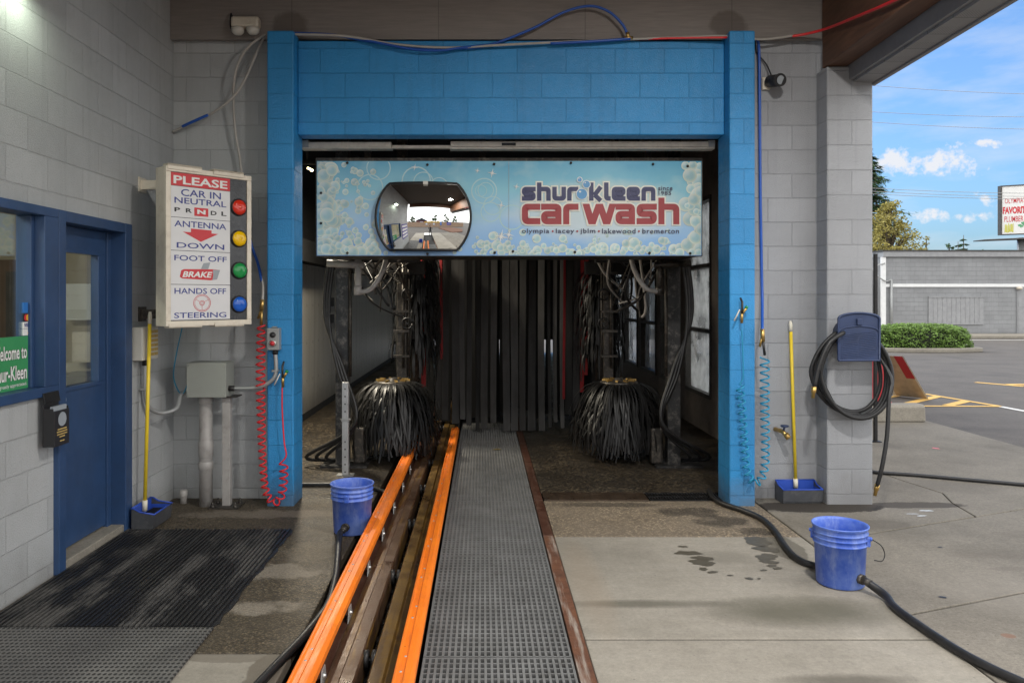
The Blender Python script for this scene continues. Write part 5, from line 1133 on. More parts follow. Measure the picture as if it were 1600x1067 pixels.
# hose hanger with its hose
a = P(1310, 563, 6.1); c = P(1374, 490, 6.1); xm = (a.x+c.x)/2; hw = (c.x-a.x)/2
t = thing('hose_hanger', (xm, 6.3, a.z), 'navy plastic hose hanger with an arched top on the right grey pillar', 'hose hanger')
arch = lambda k0, hh_: [(-hw*k0, 0)]+[(hw*k0, 0)]+[(hw*k0*math.cos(k*math.pi/16), hh_-.04+.045*math.sin(k*math.pi/16)) for k in range(17)]
HT = lambda u, v, w: Vector((xm+u, 6.1-w, a.z+v)); HH = c.z-a.z
b = MB(); b.prism(arch(1, HH), HT, -.025, .0); b.build('front', 'navyplastic', t, .006)
b = MB(); pts = arch(1, HH); b.tube([HT(u, v, .003) for u, v in pts+pts[:1]], .010, 6, False); b.tube([HT(hw*.95*math.cos(k*math.pi/16), HH-.14+.04*math.sin(k*math.pi/16), .002) for k in range(17)], .007, 6); b.build('trim', 'navyplastic', t)
b = MB(); b.box(-.02, .02, -.03, .02, 0, .05, lambda p: HT(p.x, HH-.06+p.y, p.z*.4)); b.build('latch', 'navyplastic', t, .004)
b = MB()
for i in range(14):
    for k in (-1, 1): b.tube([HT(k*.005, .03+i*.014, .0035), HT(k*hw*.85, .03+i*.014+k*.016, .0035)], .0025, 4)
b.build('woven_relief', 'navyplastic', t)
b = MB(); b.tube([(xm, 6.126, a.z+.20), (xm, 6.3, a.z+.20)], .12, 20); b.build('drum', 'navyplastic', t)
t = thing('coiled_hose', (xm, 6.2, a.z-.35), 'thick black hose coiled over the navy hanger with both ends hanging', 'hose')
pts = []; cxh = P(1332, 585, 6.2)
for k in range(5*24+1):
    a_ = math.pi/2+2*math.pi*k/24; j = k/24; rx = .265+.018*math.sin(j*2.3)+.016*(j % 2)+(0.02 if math.cos(a_) < 0 and j > 3 else 0); rz = .375-.022*((j*1.7) % 2)+.012*math.sin(j*4)
    zz = cxh.z+.02+rz*math.sin(a_); 
    if zz > a.z+.26: zz = a.z+.26+.3*(zz-a.z-.26)
    x_ = cxh.x+.005+rx*math.cos(a_)*(1-.16*max(0, math.sin(a_)))
    dx_ = max(0, (cxh.z-zz))*0.15; pts.append(Vector((x_+dx_, 6.15+.028*j, zz)))
right = [P(1389, 620, 6.06), P(1386, 680, 6.02), P(1378, 730, 6.0), P(1370, 760, 6.02)]
left = [P(1318, 520, 6.08), P(1296, 535, 6.04), P(1280, 570, 6.03), P(1272, 606, 6.03)]
b = MB(); b.tube(smooth_path(left[::-1]+pts[3:-4]+[P(1392, 590, 6.12)]+right, 3), .0165, 10); b.build('hose', 'rubber', t)
for p0, p1 in ((P(1272, 604, 6.03), P(1270, 622, 6.03)), (P(1371, 756, 6.02), P(1367, 774, 6.03))):
    b = MB(); b.tube([p0, p0.lerp(p1, .5), p0.lerp(p1, .55), p1], .02, 10, rs=[.019, .019, .014, .013]); b.build('end_fitting', 'brass', t)

# ------------------------------------------------------------------ buckets and ground hoses
def bucket(loc, label, ear, fit, tilt=0):
    t = thing('bucket', loc, label, 'bucket', 'blue buckets with hoses through their sides')
    prof_ = [(r_, z_*.93) for r_, z_ in [(0, .004), (.125, .004), (.131, .012), (.142, .262), (.150, .264), (.151, .272), (.143, .276), (.144, .296), (.151, .298), (.152, .305), (.144, .309), (.145, .328), (.152, .33), (.153, .337), (.146, .341), (.147, .362), (.154, .364), (.1555, .373), (.153, .378), (.147, .377), (.142, .365), (.137, .27), (.126, .02), (0, .018)]]
    b = MB(); b.lathe(prof_, loc, 56); b.build('body', 'bucket', t)
    b = MB(); pts = [Vector(loc)+Vector((.1535*math.cos(k*2*math.pi/56), .1535*math.sin(k*2*math.pi/56), .350)) for k in range(57)]; b.tube(pts, .0042, 8, False); b.build('rim', 'bluerim', t)
    o = Vector(loc); e = Vector((math.cos(ear), math.sin(ear), 0)); s_ = Vector((-e.y, e.x, 0))
    for sg in (1, -1):
        b = MB(); b.box(-.016, .016, -.003, .016, .245, .30, lambda p: o+e*sg*(.146+p.y)+s_*p.x+Vector((0, 0, p.z))); b.tube([o+e*sg*.16+Vector((0, 0, .29)), o+e*sg*.172+Vector((0, 0, .29))], .011, 10); b.build('ear', 'bucket', t, .004)
    return t
def pail_fit(t, o, ang):
    d = Vector((math.cos(ang), math.sin(ang), 0)); o = Vector(o); b = MB(); b.tube([o+d*.12+Vector((0, 0, .07)), o+d*.155+Vector((0, 0, .07))], .030, 8); b.tube([o+d*.155+Vector((0, 0, .07)), o+d*.20+Vector((0, 0, .062))], .022, 12); b.build('hose_fitting', 'machine', t)
lb = G(548, 834); lb.y += .06; rb_ = G(1315, 913); rb_.y += .02; lb.z = rb_.z = 0
lt = bucket(lb, 'blue bucket left of the orange guide rails', R(-95), 0); pail_fit(lt, lb, R(-100))
rt = bucket(rb_, 'blue bucket with a wire bail on the pale slab at the right', R(-35), 0); pail_fit(rt, rb_, R(-63))
b = MB(); o = rb_; pts = [o+Vector((.168*math.cos(R(-35)), .168*math.sin(R(-35)), .29))]+[o+Vector((.168*math.cos(R(-35))+.03*math.sin(k), .168*math.sin(R(-35))-.02*math.sin(k*.5), .29-.045+.045*math.cos(k))) for k in (.5, 1, 1.6, 2.2, 2.8, 3.1)]
b.tube(smooth_path([pts[0], pts[0]+Vector((.045, -.02, -.03)), pts[0]+Vector((.065, -.02, -.08)), pts[0]+Vector((.045, -.03, -.115)), pts[0]+Vector((.0, -.03, -.11))]), .003, 6); b.build('bail', 'black', rt)
def gh(px, py, z=.022): return G(px, py, z)
d = R(-100); f0 = lb+Vector((.19*math.cos(d), .19*math.sin(d), .062))
hose_thing('ground_hose', [f0, f0+Vector((-.01, -.07, -.01)), gh(527, 880), gh(524, 905), gh(512, 945), gh(478, 990), gh(440, 1030), gh(405, 1067), gh(330, 1150)], .021, 'rubber', 'black hose running from the left blue bucket towards the camera', seg=12)
d = R(-63); f0 = rb_+Vector((.19*math.cos(d), .19*math.sin(d), .062))
hose_thing('ground_hose', [f0, f0+Vector((.045, -.09, -.03)), gh(1398, 948), gh(1430, 972), gh(1490, 1012), gh(1545, 1042), gh(1600, 1067), gh(1700, 1110)], .021, 'rubber', 'black hose leaving the right blue bucket towards the photo corner', seg=12)
hose_thing('ground_hose', [gh(1108, 766), gh(1114, 777), gh(1130, 787), gh(1160, 797), gh(1190, 810), gh(1210, 828), gh(1226, 852), gh(1240, 868), gh(1256, 878), gh(1276, 885), rb_+Vector((-.05, .06, .025))], .021, 'rubber', 'black hose curving from the bay corner to the right blue bucket', seg=12)
hose_thing('ground_hose', [gh(1345, 734), gh(1372, 738, .018), gh(1430, 742, .018), gh(1520, 750, .018), gh(1600, 757, .018), gh(1680, 764, .018)], .016, 'rubber', 'thin black hose lying straight across the concrete beyond the grey pillar', seg=10)
hose_thing('ground_hose', [gh(440, 757), gh(480, 757), gh(530, 757), gh(575, 761), gh(600, 768), gh(612, 775)], .018, 'rubber', 'black hose crossing the wet floor behind the left blue bucket', seg=10)
hose_thing('ground_hose', [gh(560, 716), gh(590, 713), gh(620, 705), gh(640, 694), gh(655, 684)], .013, 'rubber', 'thin hose curled under the left bell brush')

# ------------------------------------------------------------------ mats
def ribmat(t):
    x, y, z_ = t.xyz()
t = thing('ribbed_mat', (-1.98, 4.8, 0), 'black ribbed rubber mat in front of the blue door', 'mat')
def matmat():
    t_ = NT('wet_ribbed_rubber'); x, y, z_ = t_.xyz()
    w = t_.noise(1.0, 7, .65, t_.scaled(t_.pos(), (4.2, 1.1, 1)))
    m = t_.ramp(t_.math('ADD', w, t_.math('MULTIPLY', t_.math('SUBTRACT', t_.noise(38, 3), .5), .10)), .40, .50)
    cc = t_.mix(m, t_.mix(t_.ramp(t_.noise(30, 5), .3, .7), (.058, .055, .052), (.10, .095, .088)), (.016, .016, .017))
    return t_.fin(col=cc, rough=t_.ramp(w, .45, .55, (.72,)*3, (.35,)*3))
M['ribmat'] = matmat()
X0, X1, Y0, Y1 = -2.57, -1.385, 3.93, 5.60
b = MB(); b.mat(1).box(X0, X1, Y0, Y1, .0, .006); b.mat(0); n = 42; wide = (11, 20, 26)
for k in range(n):
    x = X0+.012+(X1-X0-.024)*k/(n-1); w_ = .024 if k in wide else .0125; h_ = .0125 if k in wide else .015
    yj = rnd.uniform(-.008, .008); b.box(x-w_/2, x+w_/2, Y0+.004, Y1-.01+yj, .006, h_)
b.build('ribbed_top', ['ribmat', 'rubber'], t)
b = MB(); ed = [(X1, Y1)]; y = Y1
while y > Y0: ed.append((X1+rnd.uniform(.005, .028), y)); y -= rnd.uniform(.07, .16)
ed.append((X1, Y0)); b.prism(ed, lambda u, v, w: Vector((u, v, w)), .0, .005); b.build('frayed_edge', 'rubber', t)
t = thing('drainage_mat', (-2.0, 3.0, 0), 'dark grey drainage mat with a grid of round holes nearest the camera', 'mat')
def holemat():
    t_ = NT('perforated_rubber'); x, y, z_ = t_.xyz(); v = t_.n('ShaderNodeTexVoronoi', {'Scale': 1.0, 'Randomness': 0.0}); t_.set(v.inputs['Vector'], t_.scaled(t_.pos(), (1/.024, 1/.034, 0)))
    hole = t_.ramp(v.outputs['Distance'], .26, .36, (1, 1, 1), (0, 0, 0))
    base = t_.mix(t_.ramp(t_.noise(2.5, 7, .65), .35, .7), (.085, .082, .078), (.15, .145, .135))
    cc = t_.mix(hole, base, (.018, .017, .016)); return t_.fin(col=cc, rough=.6, nrm=t_.bump(t_.math('SUBTRACT', 1, hole), .6, .006))
b = MB(); b.box(-2.58, -1.365, 1.2, 3.925, .0, .011); b.build('mat', holemat(), t, .004)
t = thing('blue_bin', (-1.12, 1.62, 0), 'blue plastic tub beside the rails, seen in the convex mirror', 'tub')
b = MB()
for (x0, x1, y0, y1) in ((-1.30, -1.285, 1.4, 1.85), (-.955, -.94, 1.4, 1.85), (-1.285, -.955, 1.4, 1.415), (-1.285, -.955, 1.835, 1.85)): b.box(x0, x1, y0, y1, .012, .30)
b.box(-1.285, -.955, 1.415, 1.835, .012, .02); b.build('body', 'panblue', t, .004)
b = MB(); b.tube([(-1.3, 1.4, .3), (-.94, 1.4, .3), (-.94, 1.85, .3), (-1.3, 1.85, .3), (-1.3, 1.4, .3)], .012, 8); b.build('rim', 'panblue', t)

# ------------------------------------------------------------------ outside, right
t = thing('steel_post', (4.62, 9.05, 0), 'thin dark post standing behind the right grey pillar', 'post')
b = MB(); b.box(4.585, 4.62, 9.03, 9.07, 0, 2.2); b.build('post', 'black', t, .003); b = MB(); b.box(4.55, 4.655, 9.0, 9.1, 0, .01); b.build('foot', 'black', t)
t = thing('wheel_stop', (5.6, 10.55, 0), 'weathered concrete parking block at the edge of the pavement', 'wheel stop')
b = MB(); b.prism([(-.14, 0), (-.13, .20), (-.09, .235), (.09, .235), (.13, .20), (.14, 0)], lambda u, v, w: Vector((w, 10.62+u, v)), 4.7, 6.02); b.build('block', 'kerb', t, .02)
t = thing('a_frame_sign', (7.0, 12.8, -.06), 'tilted A-frame sign board with a tan back and red bar behind the coiled hose', 'sign')
A0, A1 = G(1400, 618, -.05), G(1447, 623, -.05); up = Vector((-.62, -.25, .84)).normalized()
ln_ = (A1-A0); T = lambda u, v, w: A0+ln_*u+up*v+Vector((.25, -1, .05)).normalized()*w
b = MB(); b.prism([(0, 0), (1, 0), (1, .95), (0, .95)], T, -.012, .012); b.build('board', 'tanboard', t, .004)
b = MB(); b.prism([(1, 0), (1.06, 0), (1.06, .97), (1, .97)], T, -.018, .018); b.prism([(-.06, 0), (0, 0), (0, .97), (-.06, .97)], T, -.018, .018); b.build('edge', 'whitemark', t, .003)
b = MB(); b.prism([(0.72, .45), (.99, .45), (.99, .95), (0.72, .95)], T, .0121, .03); b.build('bar', 'redpaint', t, .003)
b = MB(); u2 = Vector((.05, .45, .9)).normalized(); T2 = lambda u, v, w: A0+up*.95-u2*.95+Vector((-.3, .1, .0))+ln_*u+u2*v+Vector((0, -1, .4)).normalized()*w
b.prism([(0, 0), (1, 0), (1, .93), (0, .93)], T2, -.012, .012); b.build('rear_board', 'redpaint', t, .004)
t = thing('red_kerb_block', G(1394, 636, 0), 'short red painted block beside the parking block', 'block'); c = G(1394, 636)
b = MB(); b.box(c.x-.35, c.x+.11, c.y+.2, c.y+.32, -.058, .05); b.build('block', 'redpaint', t, .01)
# painted markings on the asphalt
def mark(name, px, w, m, z=-.054):
    b = MB()
    for (a, c) in zip(px, px[1:]):
        p, q = G(*a, z=-.06), G(*c, z=-.06); d = (q-p).normalized(); n = Vector((-d.y, d.x, 0))*w/2; p.z = q.z = z
        b.quad(p-n, q-n, q+n, p+n)
    return struct(b.build(name, m))
mark('road_marking', [(1395, 609), (1441, 615), (1562, 635)], .11, 'yellowmark'); mark('road_marking', [(1390, 634.5), (1562, 635.2)], .11, 'yellowmark', -.0535)
mark('road_marking', [(1404, 634), (1468, 619)], .15, 'yellowmark', -.053); mark('road_marking', [(1480, 634), (1510, 627)], .16, 'yellowmark', -.0525); mark('road_marking', [(1385, 622), (1410, 617)], .12, 'yellowmark', -.0525)
mark('road_marking', [(1563, 635.5), (1640, 650)], .11, 'whitemark'); mark('road_marking', [(1524, 597.5), (1600, 604)], .16, 'yellowmark'); mark('road_marking', [(1575, 601), (1680, 601)], .2, 'yellowmark', -.0535)
mark('road_marking', [(1388, 605), (1398, 606)], .12, 'whitemark', -.053)
mark('road_marking', [(1508, 531.5), (1700, 531.5)], .22, 'whitemark')
# hedge island
hc = Vector((14.45, 25.6, -.06))
b = MB()
def island(r0, r1, z0, z1, m, name):
    bb = MB(); n = 48; o_ = [(hc.x+(1.75+r1)*math.copysign(abs(math.cos(k*2*math.pi/n))**.6, math.cos(k*2*math.pi/n)), hc.y+(.75+r1)*math.copysign(abs(math.sin(k*2*math.pi/n))**.75, math.sin(k*2*math.pi/n))) for k in range(n)]
    bb.prism(o_, lambda u, v, w: Vector((u, v, w)), z0, z1); return bb.build(name, m, None, .02)
o = island(0, .18, -.055, .07, 'kerb', 'kerb'); struct(o)
t = thing('clipped_hedge', hc, 'low rounded green hedge clipped flat in a kerbed island', 'hedge')
rh = random.Random(5); b = MB(); n = 44
def hp(a, f): return Vector((hc.x+1.58*f*math.copysign(abs(math.cos(a))**.8, math.cos(a)), hc.y+.66*f*math.copysign(abs(math.sin(a))**.75, math.sin(a)), 0))
prf = [(.86, .06), (.92, .3), (.90, .46), (.78, .62), (.55, .70), (.0, .74)]
b.add([hp(k*2*math.pi/n, f)+Vector((0, 0, z_)) for f, z_ in prf for k in range(n)], [(i*n+k, i*n+(k+1) % n, (i+1)*n+(k+1) % n, (i+1)*n+k) for i in range(len(prf)-1) for k in range(n)]); b.build('inner_core', 'hedgecore', t)
b = MB()
for k in range(9000):
    a = rh.uniform(0, 2*math.pi); s_ = rh.random()
    if s_ < .55: f = rh.uniform(.92, 1.03); zz = rh.uniform(.06, .72); f -= max(0, zz-.45)*.6+.05*math.sin(a*9+zz*12)
    else: f = math.sqrt(rh.random())*.95; zz = .78+rh.uniform(-.03, .05)-.22*f**4+.02*math.sin(f*20+a*7)
    p = hp(a, f)+Vector((0, 0, zz)); s2 = rh.uniform(.028, .055); u = Vector((rh.gauss(0, 1), rh.gauss(0, 1), rh.gauss(0, 1))).normalized(); v = u.orthogonal().normalized()
    b.add([p-u*s2, p+v*s2*.6, p+u*s2, p-v*s2*.6], [(0, 1, 2, 3)])
b.build('foliage', 'hedge', t)
# neighbouring grey building
NY = 35.6; t = thing('grey_shop_building', (24, NY, -.06), 'long low grey block building with a white band across the parking lot', 'building')
nx0 = P(1380, 450, NY).x; zt = P(0, 393, NY).z; zb = -.06
b = MB(); b.box(nx0, 60, NY, NY+14, zb, zt-.25); b.build('wall', 'nbgrey', t)
b = MB(); b.box(nx0-9, nx0-.02, NY+1.6, NY+14, zb, zt-.35); b.build('side_wing', 'nbgrey', t)
b = MB(); b.box(nx0-.05, 60, NY-.12, NY+14.1, zt-.25, zt); b.build('parapet', 'nbdoor', t)
b = MB(); b.box(nx0-.1, 60, NY-.16, NY+14.2, zt, zt+.06); b.box(nx0-9.1, nx0-.1, NY+1.4, NY+14.2, zt-.35, zt-.2); b.build('roof_edge', 'roofdark', t)
zbnd = P(0, 446, NY).z; b = MB(); b.box(nx0, 60, NY-.05, NY-.001, zbnd-.07, zbnd+.07); b.build('band', 'white', t)
b = MB(); b.box(nx0-.12, nx0+.09, NY-.07, NY+.02, zb, zt-.26); b.build('corner_board', 'white', t); b = MB(); b.box(nx0-.6, nx0-.13, NY+1.5, NY+1.59, zbnd-.06, zbnd+.06); b.build('band', 'white', t)
a, c = P(1450, 507, NY), P(1536, 463, NY); b = MB()
for k in range(12): b.box(a.x+(c.x-a.x)*k/12+.005, a.x+(c.x-a.x)*(k+1)/12-.005, NY-.045, NY-.001, a.z+.05, c.z-.05)
b.box(a.x, c.x, NY-.02, NY-.001, a.z, c.z)
for x0, x1, z0, z1 in ((a.x, c.x, c.z-.05, c.z), (a.x, c.x, a.z, a.z+.05)): b.box(x0, x1, NY-.07, NY-.0205, z0, z1)
b.build('boarded_window', 'nbdoor', t)
a, c = P(1588, 512, NY), P(1625, 449, NY); b = MB(); b.box(a.x, c.x, NY-.04, NY-.001, zb+.1, c.z); b.box(a.x+.05, c.x-.05, NY-.055, NY-.0405, zb+.1, P(0, 482, NY).z); b.box(a.x+.05, c.x-.05, NY-.055, NY-.0405, P(0, 479, NY).z, c.z-.05); b.build('door', 'nbdoor', t)
p = P(1391, 437, NY); b = MB(); b.tube([(p.x, NY-.1, zb), (p.x, NY-.1, p.z)], .055, 10); b.tube(smooth_path([(p.x, NY-.1, p.z), (p.x-.35, NY-.15, p.z-.05), (p.x-.8, NY-.1, p.z+.35), (p.x-.75, NY-.1, p.z+.6), (p.x-.3, NY-.1, p.z+.75)]), .03, 6); b.build('conduit', 'conduit', t)
p = P(1590, 450, NY); b = MB(); b.lathe([(0, -.08), (.12, -.06), (.13, .02), (0, .08)], (p.x, NY-.12, p.z), 14); b.build('wall_lamp', 'cream', t)
b = MB(); b.prism([(16, NY-2.2), (60, NY-2.2), (60, NY-.2), (16, NY-.2)], lambda u, v, w: Vector((u, v, w)), -.058, .07); struct(b.build('kerb', 'kerb', None, .02))
# billboard
BY = 60; a, c = P(1565, 366, BY), P(1660, 292, BY); t = thing('billboard', (P(1590, 0, BY).x, BY, 0), 'white roadside billboard with red lettering above the grey building', 'billboard')
k_ = -.115
BBT = lambda u, v, w: Vector((a.x+u, BY-w-.55*u, a.z+v))
BW = (c.x-a.x)*1.03; BH = (c.z-a.z)
b = MB(); b.prism([(0, 0), (BW, 0), (BW, BH), (0, BH)], BBT, -.25, 0); b.build('panel', 'paper_white', t)
b = MB()
for q in ([(-.08, -.08), (BW+.08, -.08), (BW+.08, 0), (-.08, 0)], [(-.08, BH), (BW+.08, BH), (BW+.08, BH+.08), (-.08, BH+.08)], [(-.08, 0), (0, 0), (0, BH), (-.08, BH)]): b.prism(q, BBT, -.3, .06)
b.build('frame', 'framedark', t)
b = MB(); b.text("OLYMPIA'S", BBT, .18, BH*.64, 1.36, BH*.75, .01, .005); b.text('FAVORITE', BBT, .06, BH*.42, 1.50, BH*.57, .01, .05); b.text('PLUMBER', BBT, .15, BH*.25, 1.22, BH*.37, .01, .005); b.build('lettering', 'sign_red', t)
b = MB(); rg = random.Random(3)
for i in range(6):
    x0 = .16+.085*i; b.add([BBT(x0, .12*rg.random()+.05, .01+i*.002), BBT(x0+.07, .1+.1*rg.random(), .01+i*.002), BBT(x0+.075, .65+.25*rg.random(), .01+i*.002), BBT(x0+.02, .6+.2*rg.random(), .01+i*.002)], [(0, 1, 2, 3)])
b.build('yellow_print', 'bb_yellow', t)
b = MB()
for i in range(7):
    x0 = .95+.09*i; z0 = .45+.3*rg.random(); b.add([BBT(x0, z0, .012+i*.002), BBT(x0+.18, z0+.05, .012+i*.002), BBT(x0+.14, z0+.2, .012+i*.002), BBT(x0-.05, z0+.15, .012+i*.002)], [(0, 1, 2, 3)])
b.build('green_print', 'bb_green', t)
b = MB(); b.prism([(-1.4, -.5), (BW+.4, -.42), (BW+.4, -.3), (-1.4, -.42)], BBT, -.5, .9); b.build('catwalk', 'framedark', t)
pc = BBT(1.35, 0, -.5); b = MB(); b.tube([(pc.x, pc.y, -.1), (pc.x, pc.y, a.z-.3)], .28, 16); b.build('post', 'conduit', t)
# power lines
for (y0, y1, lb) in ((130, 142, 'highest thin power line across the blue sky'), (171, 178, 'second thin power line across the blue sky'), (187, 197, 'third thin power line just below the second one'), (290, 297, 'upper line of the three low power lines beside the dark conifer'), (295, 302, 'middle line of the three low power lines beside the dark conifer'), (299, 306, 'lowest line of the three low power lines beside the dark conifer')):
    Yp = 48; p0, p1 = P(1240, y0-(y1-y0)*.53, Yp), P(1760, y1+(y1-y0)*.68, Yp); pts = [p0.lerp(p1, i/12)-Vector((0, 0, .25*math.sin(math.pi*i/12))) for i in range(13)]
    o = MB().tube(pts, .016, 5).build('power_line', 'conduit', None, 0, None, pts[0]); tag(o, lb, 'power line', 'power lines across the sky')

# ------------------------------------------------------------------ trees
def leafball(b, c, rad, n, s0, s1, q, flatk=1.0):
    for _ in range(n):
        d = Vector((q.gauss(0, 1), q.gauss(0, 1), q.gauss(0, 1))).normalized()*rad*q.random()**.4; d.z *= flatk; p = c+d; s = q.uniform(s0, s1)
        u = Vector((q.gauss(0, 1), q.gauss(0, 1), q.gauss(0, .7))).normalized(); v = u.orthogonal().normalized(); v = (v*math.cos(q.random()*3)+u.cross(v)*math.sin(q.random()*3)).normalized()
        b.add([p-u*s, p+v*s*.55, p+u*s, p-v*s*.55], [(0, 1, 2, 3)])
def broadleaf(loc, h, rx, m, label, seed, n=46, dens=70, leaf=(.10, .2), name='broadleaf_tree', low=.25, grp=None):
    q = random.Random(seed); loc = Vector(loc); t = thing(name, loc, label, 'tree', grp)
    tr = MB(); tr.tube([loc, loc+Vector((.1, 0, h*.3)), loc+Vector((0, .1, h*.8))], .2, 10, rs=[h*.028, h*.02, h*.006]); b = MB()
    for i in range(n):
        a = q.uniform(0, 2*math.pi); e = q.uniform(low, 1.0); k = math.sin(min(1, (1.06-e)*1.5)*math.pi/2)*q.uniform(.35, 1); c = loc+Vector((math.cos(a)*rx*k, math.sin(a)*rx*k, h*e*.96))
        tr.tube([loc+Vector((0, 0, h*min(.75, e*.7))), loc.lerp(c, .6)+Vector((0, 0, h*e*.35)), c], .03, 5, rs=[h*.008, h*.005, h*.002]); leafball(b, c, rx*q.uniform(.16, .30), dens, leaf[0], leaf[1], q, .7)
    tr.build('trunk', 'bark', t); b.build('crown', m, t); return t
def conifer(loc, h, r, label, seed, n=26, dens=30, m='conifer', grp=None, leaf=(.10, .2)):
    q = random.Random(seed); loc = Vector(loc); t = thing('conifer_tree', loc, label, 'tree', grp)
    tr = MB(); tr.tube([loc, loc+Vector((0, 0, h))], .2, 9, rs=[h*.022, .02]); b = MB()
    for i in range(n):
        z_ = h*(.10+.9*i/n); rr = r*(1-i/n)**.8*q.uniform(.8, 1.15)+.15
        for k in range(8):
            a = q.uniform(0, 2*math.pi); L_ = rr*q.uniform(.6, 1.1); c0 = loc+Vector((0, 0, z_)); tip = c0+Vector((math.cos(a)*L_, math.sin(a)*L_, -L_*.22+.12*L_)); tr.tube([c0, c0.lerp(tip, .5)+Vector((0, 0, .05*L_)), tip], .02, 4, rs=[.05, .03, .008])
            for j in range(dens):
                f = q.uniform(.15, 1.02); p = c0.lerp(tip, f)+Vector((q.gauss(0, .13)*L_*.5, q.gauss(0, .13)*L_*.5, q.gauss(-.04, .05)*L_)); s = q.uniform(*leaf)
                u = (Vector((math.cos(a), math.sin(a), -.3))+Vector((q.gauss(0, .5), q.gauss(0, .5), q.gauss(0, .25)))).normalized(); v = u.cross(Vector((q.gauss(0, .3), q.gauss(0, .3), 1))).normalized()
                b.add([p-u*s*.5, p+v*s*.22, p+u*s, p-v*s*.22], [(0, 1, 2, 3)])
    tr.build('trunk', 'bark', t); b.build('crown', m, t); return t
p = P(1350, 500, 56); conifer((p.x, 56, -.06), 12.9, 4.9, 'dark green conifer rising behind the grey pillar', 31, 36, 60, leaf=(.16, .34))
p = P(1390, 500, 51); broadleaf((p.x, 51, -.06), 8.3, 2.3, 'gold', 'golden brown tree in front of the dark conifer', 32, 90, 90, (.06, .12))
p = P(1497, 380, 70); conifer((p.x, 70, -.06), 6.9, 1.1, 'small distant conifer above the grey building, left of a taller one', 33, 16, 30, leaf=(.12, .26))
p = P(1511, 380, 70); conifer((p.x, 70.5, -.06), 7.5, 1.1, 'slightly taller small distant conifer above the grey building', 34, 16, 30, leaf=(.12, .26))
p = P(1447, 385, 58); broadleaf((p.x, 58, -.06), 6.6, 1.4, 'gold', 'thin pale shrub top showing over the roof edge beside the golden tree', 35, 16, 26, (.06, .12))
p = P(1484, 385, 64); broadleaf((p.x, 64, -.06), 6.5, .8, 'green', 'small green treetop left of the two distant conifers', 36, 10, 26, (.06, .12))
p = P(1534, 385, 66); broadleaf((p.x, 66, -.06), 6.4, .8, 'green', 'low green treetop right of the two distant conifers', 37, 8, 20, (.06, .12))

# ------------------------------------------------------------------ what the convex mirror shows behind the camera
t = thing('wooden_fence', (4, -14, -.06), 'long wooden board fence behind the camera, seen in the convex mirror', 'fence')
b = MB()
for k in range(110): b.box(-9+k*.25, -8.765+k*.25, -14.03, -14+rnd.uniform(-.004, .004), -.05, 1.95+rnd.uniform(-.02, .02))
b.build('boards', 'fencewood', t)
for k in range(12): b = MB(); b.box(-9+2.4*k, -8.88+2.4*k, -14.16, -14.04, -.06, 2.05); b.build('post', 'fencewood', t)
t = thing('yellow_banner', (2.5, -13.9, 1.9), 'long yellow banner along the fence top, seen in the convex mirror', 'banner'); b = MB(); b.box(-1.2, 5.2, -13.98, -13.95, 1.75, 2.15); b.build('cloth', 'banner_yellow', t)
for x, z0, z1, m, lb in ((-.4, .9, 1.5, 'paper_white', 'small white sign on the fence below the banner, the left one, seen in the mirror'), (2.6, .9, 1.5, 'paper_white', 'small white sign on the fence below the banner, the right one, seen in the mirror'), (5.6, .7, 2.0, 'card_blue', 'pale blue upright sign on the fence, seen in the mirror'), (9.5, .8, 1.9, 'menu_purple', 'dark blue banner on the fence beside the planting bed, seen in the mirror')):
    t = thing('fence_sign', (x, -13.9, z0), lb, 'sign'); w_ = 1.1 if m == 'menu_purple' else .35; b = MB(); b.box(x-w_, x+w_, -13.97, -13.95, z0, z1); b.build('panel', m, t); b = MB(); b.box(x-w_*.7, x+w_*.7, -13.948, -13.945, z0+(z1-z0)*.35, z0+(z1-z0)*.6); b.build('print', 'seal_grey', t)
slab('planting_bed', [(3.6, -10), (9, -11.5), (11, -6), (8, -2.5), (5.0, -2.5)], 'mulch', -.058, .12)
t = thing('house', (-4, -30, -.06), 'dark red house with a gable roof beyond the fence, seen in the mirror', 'house')
b = MB(); b.box(-8, 0, -36, -30, -.06, 2.8); b.build('wall', 'roof_red', t)
b = MB(); b.prism([(-8.4, 2.8), (.4, 2.8), (-4, 4.8)], lambda u, v, w: Vector((u, w, v)), -36.3, -29.7); b.build('roof', 'roofdark', t)
b = MB(); b.box(-5, -3, -29.98, -29.95, .8, 1.9); b.build('window', 'white', t)
for i, (x, y, h, lb) in enumerate(((-9, -24, 5.2, 'green tree left of the red house, seen in the mirror'), (5, -22, 6.0, 'broad green tree behind the yellow banner, seen in the mirror'), (12, -25, 7.0, 'green tree right of the yellow banner, seen in the mirror'), (18, -22, 6.0, 'green tree farthest right beyond the fence, seen in the mirror'))): broadleaf((x, y, -.06), h, 2.6, 'green', lb, 60+i, 22, 40, (.2, .4))
t = thing('menu_board', (XL, 2.4, .75), 'purple price board with pale stripes on the office wall, seen in the mirror', 'sign')
b = MB(); b.box(XL+.001, XL+.02, 1.75, 3.1, .75, 2.1); b.build('board', 'menu_purple', t)
for k in range(4): b = MB(); b.box(XL+.0205, XL+.026, 1.85, 3.0, .88+k*.31, 1.06+k*.31); b.build('price_strip', 'paper_white', t)

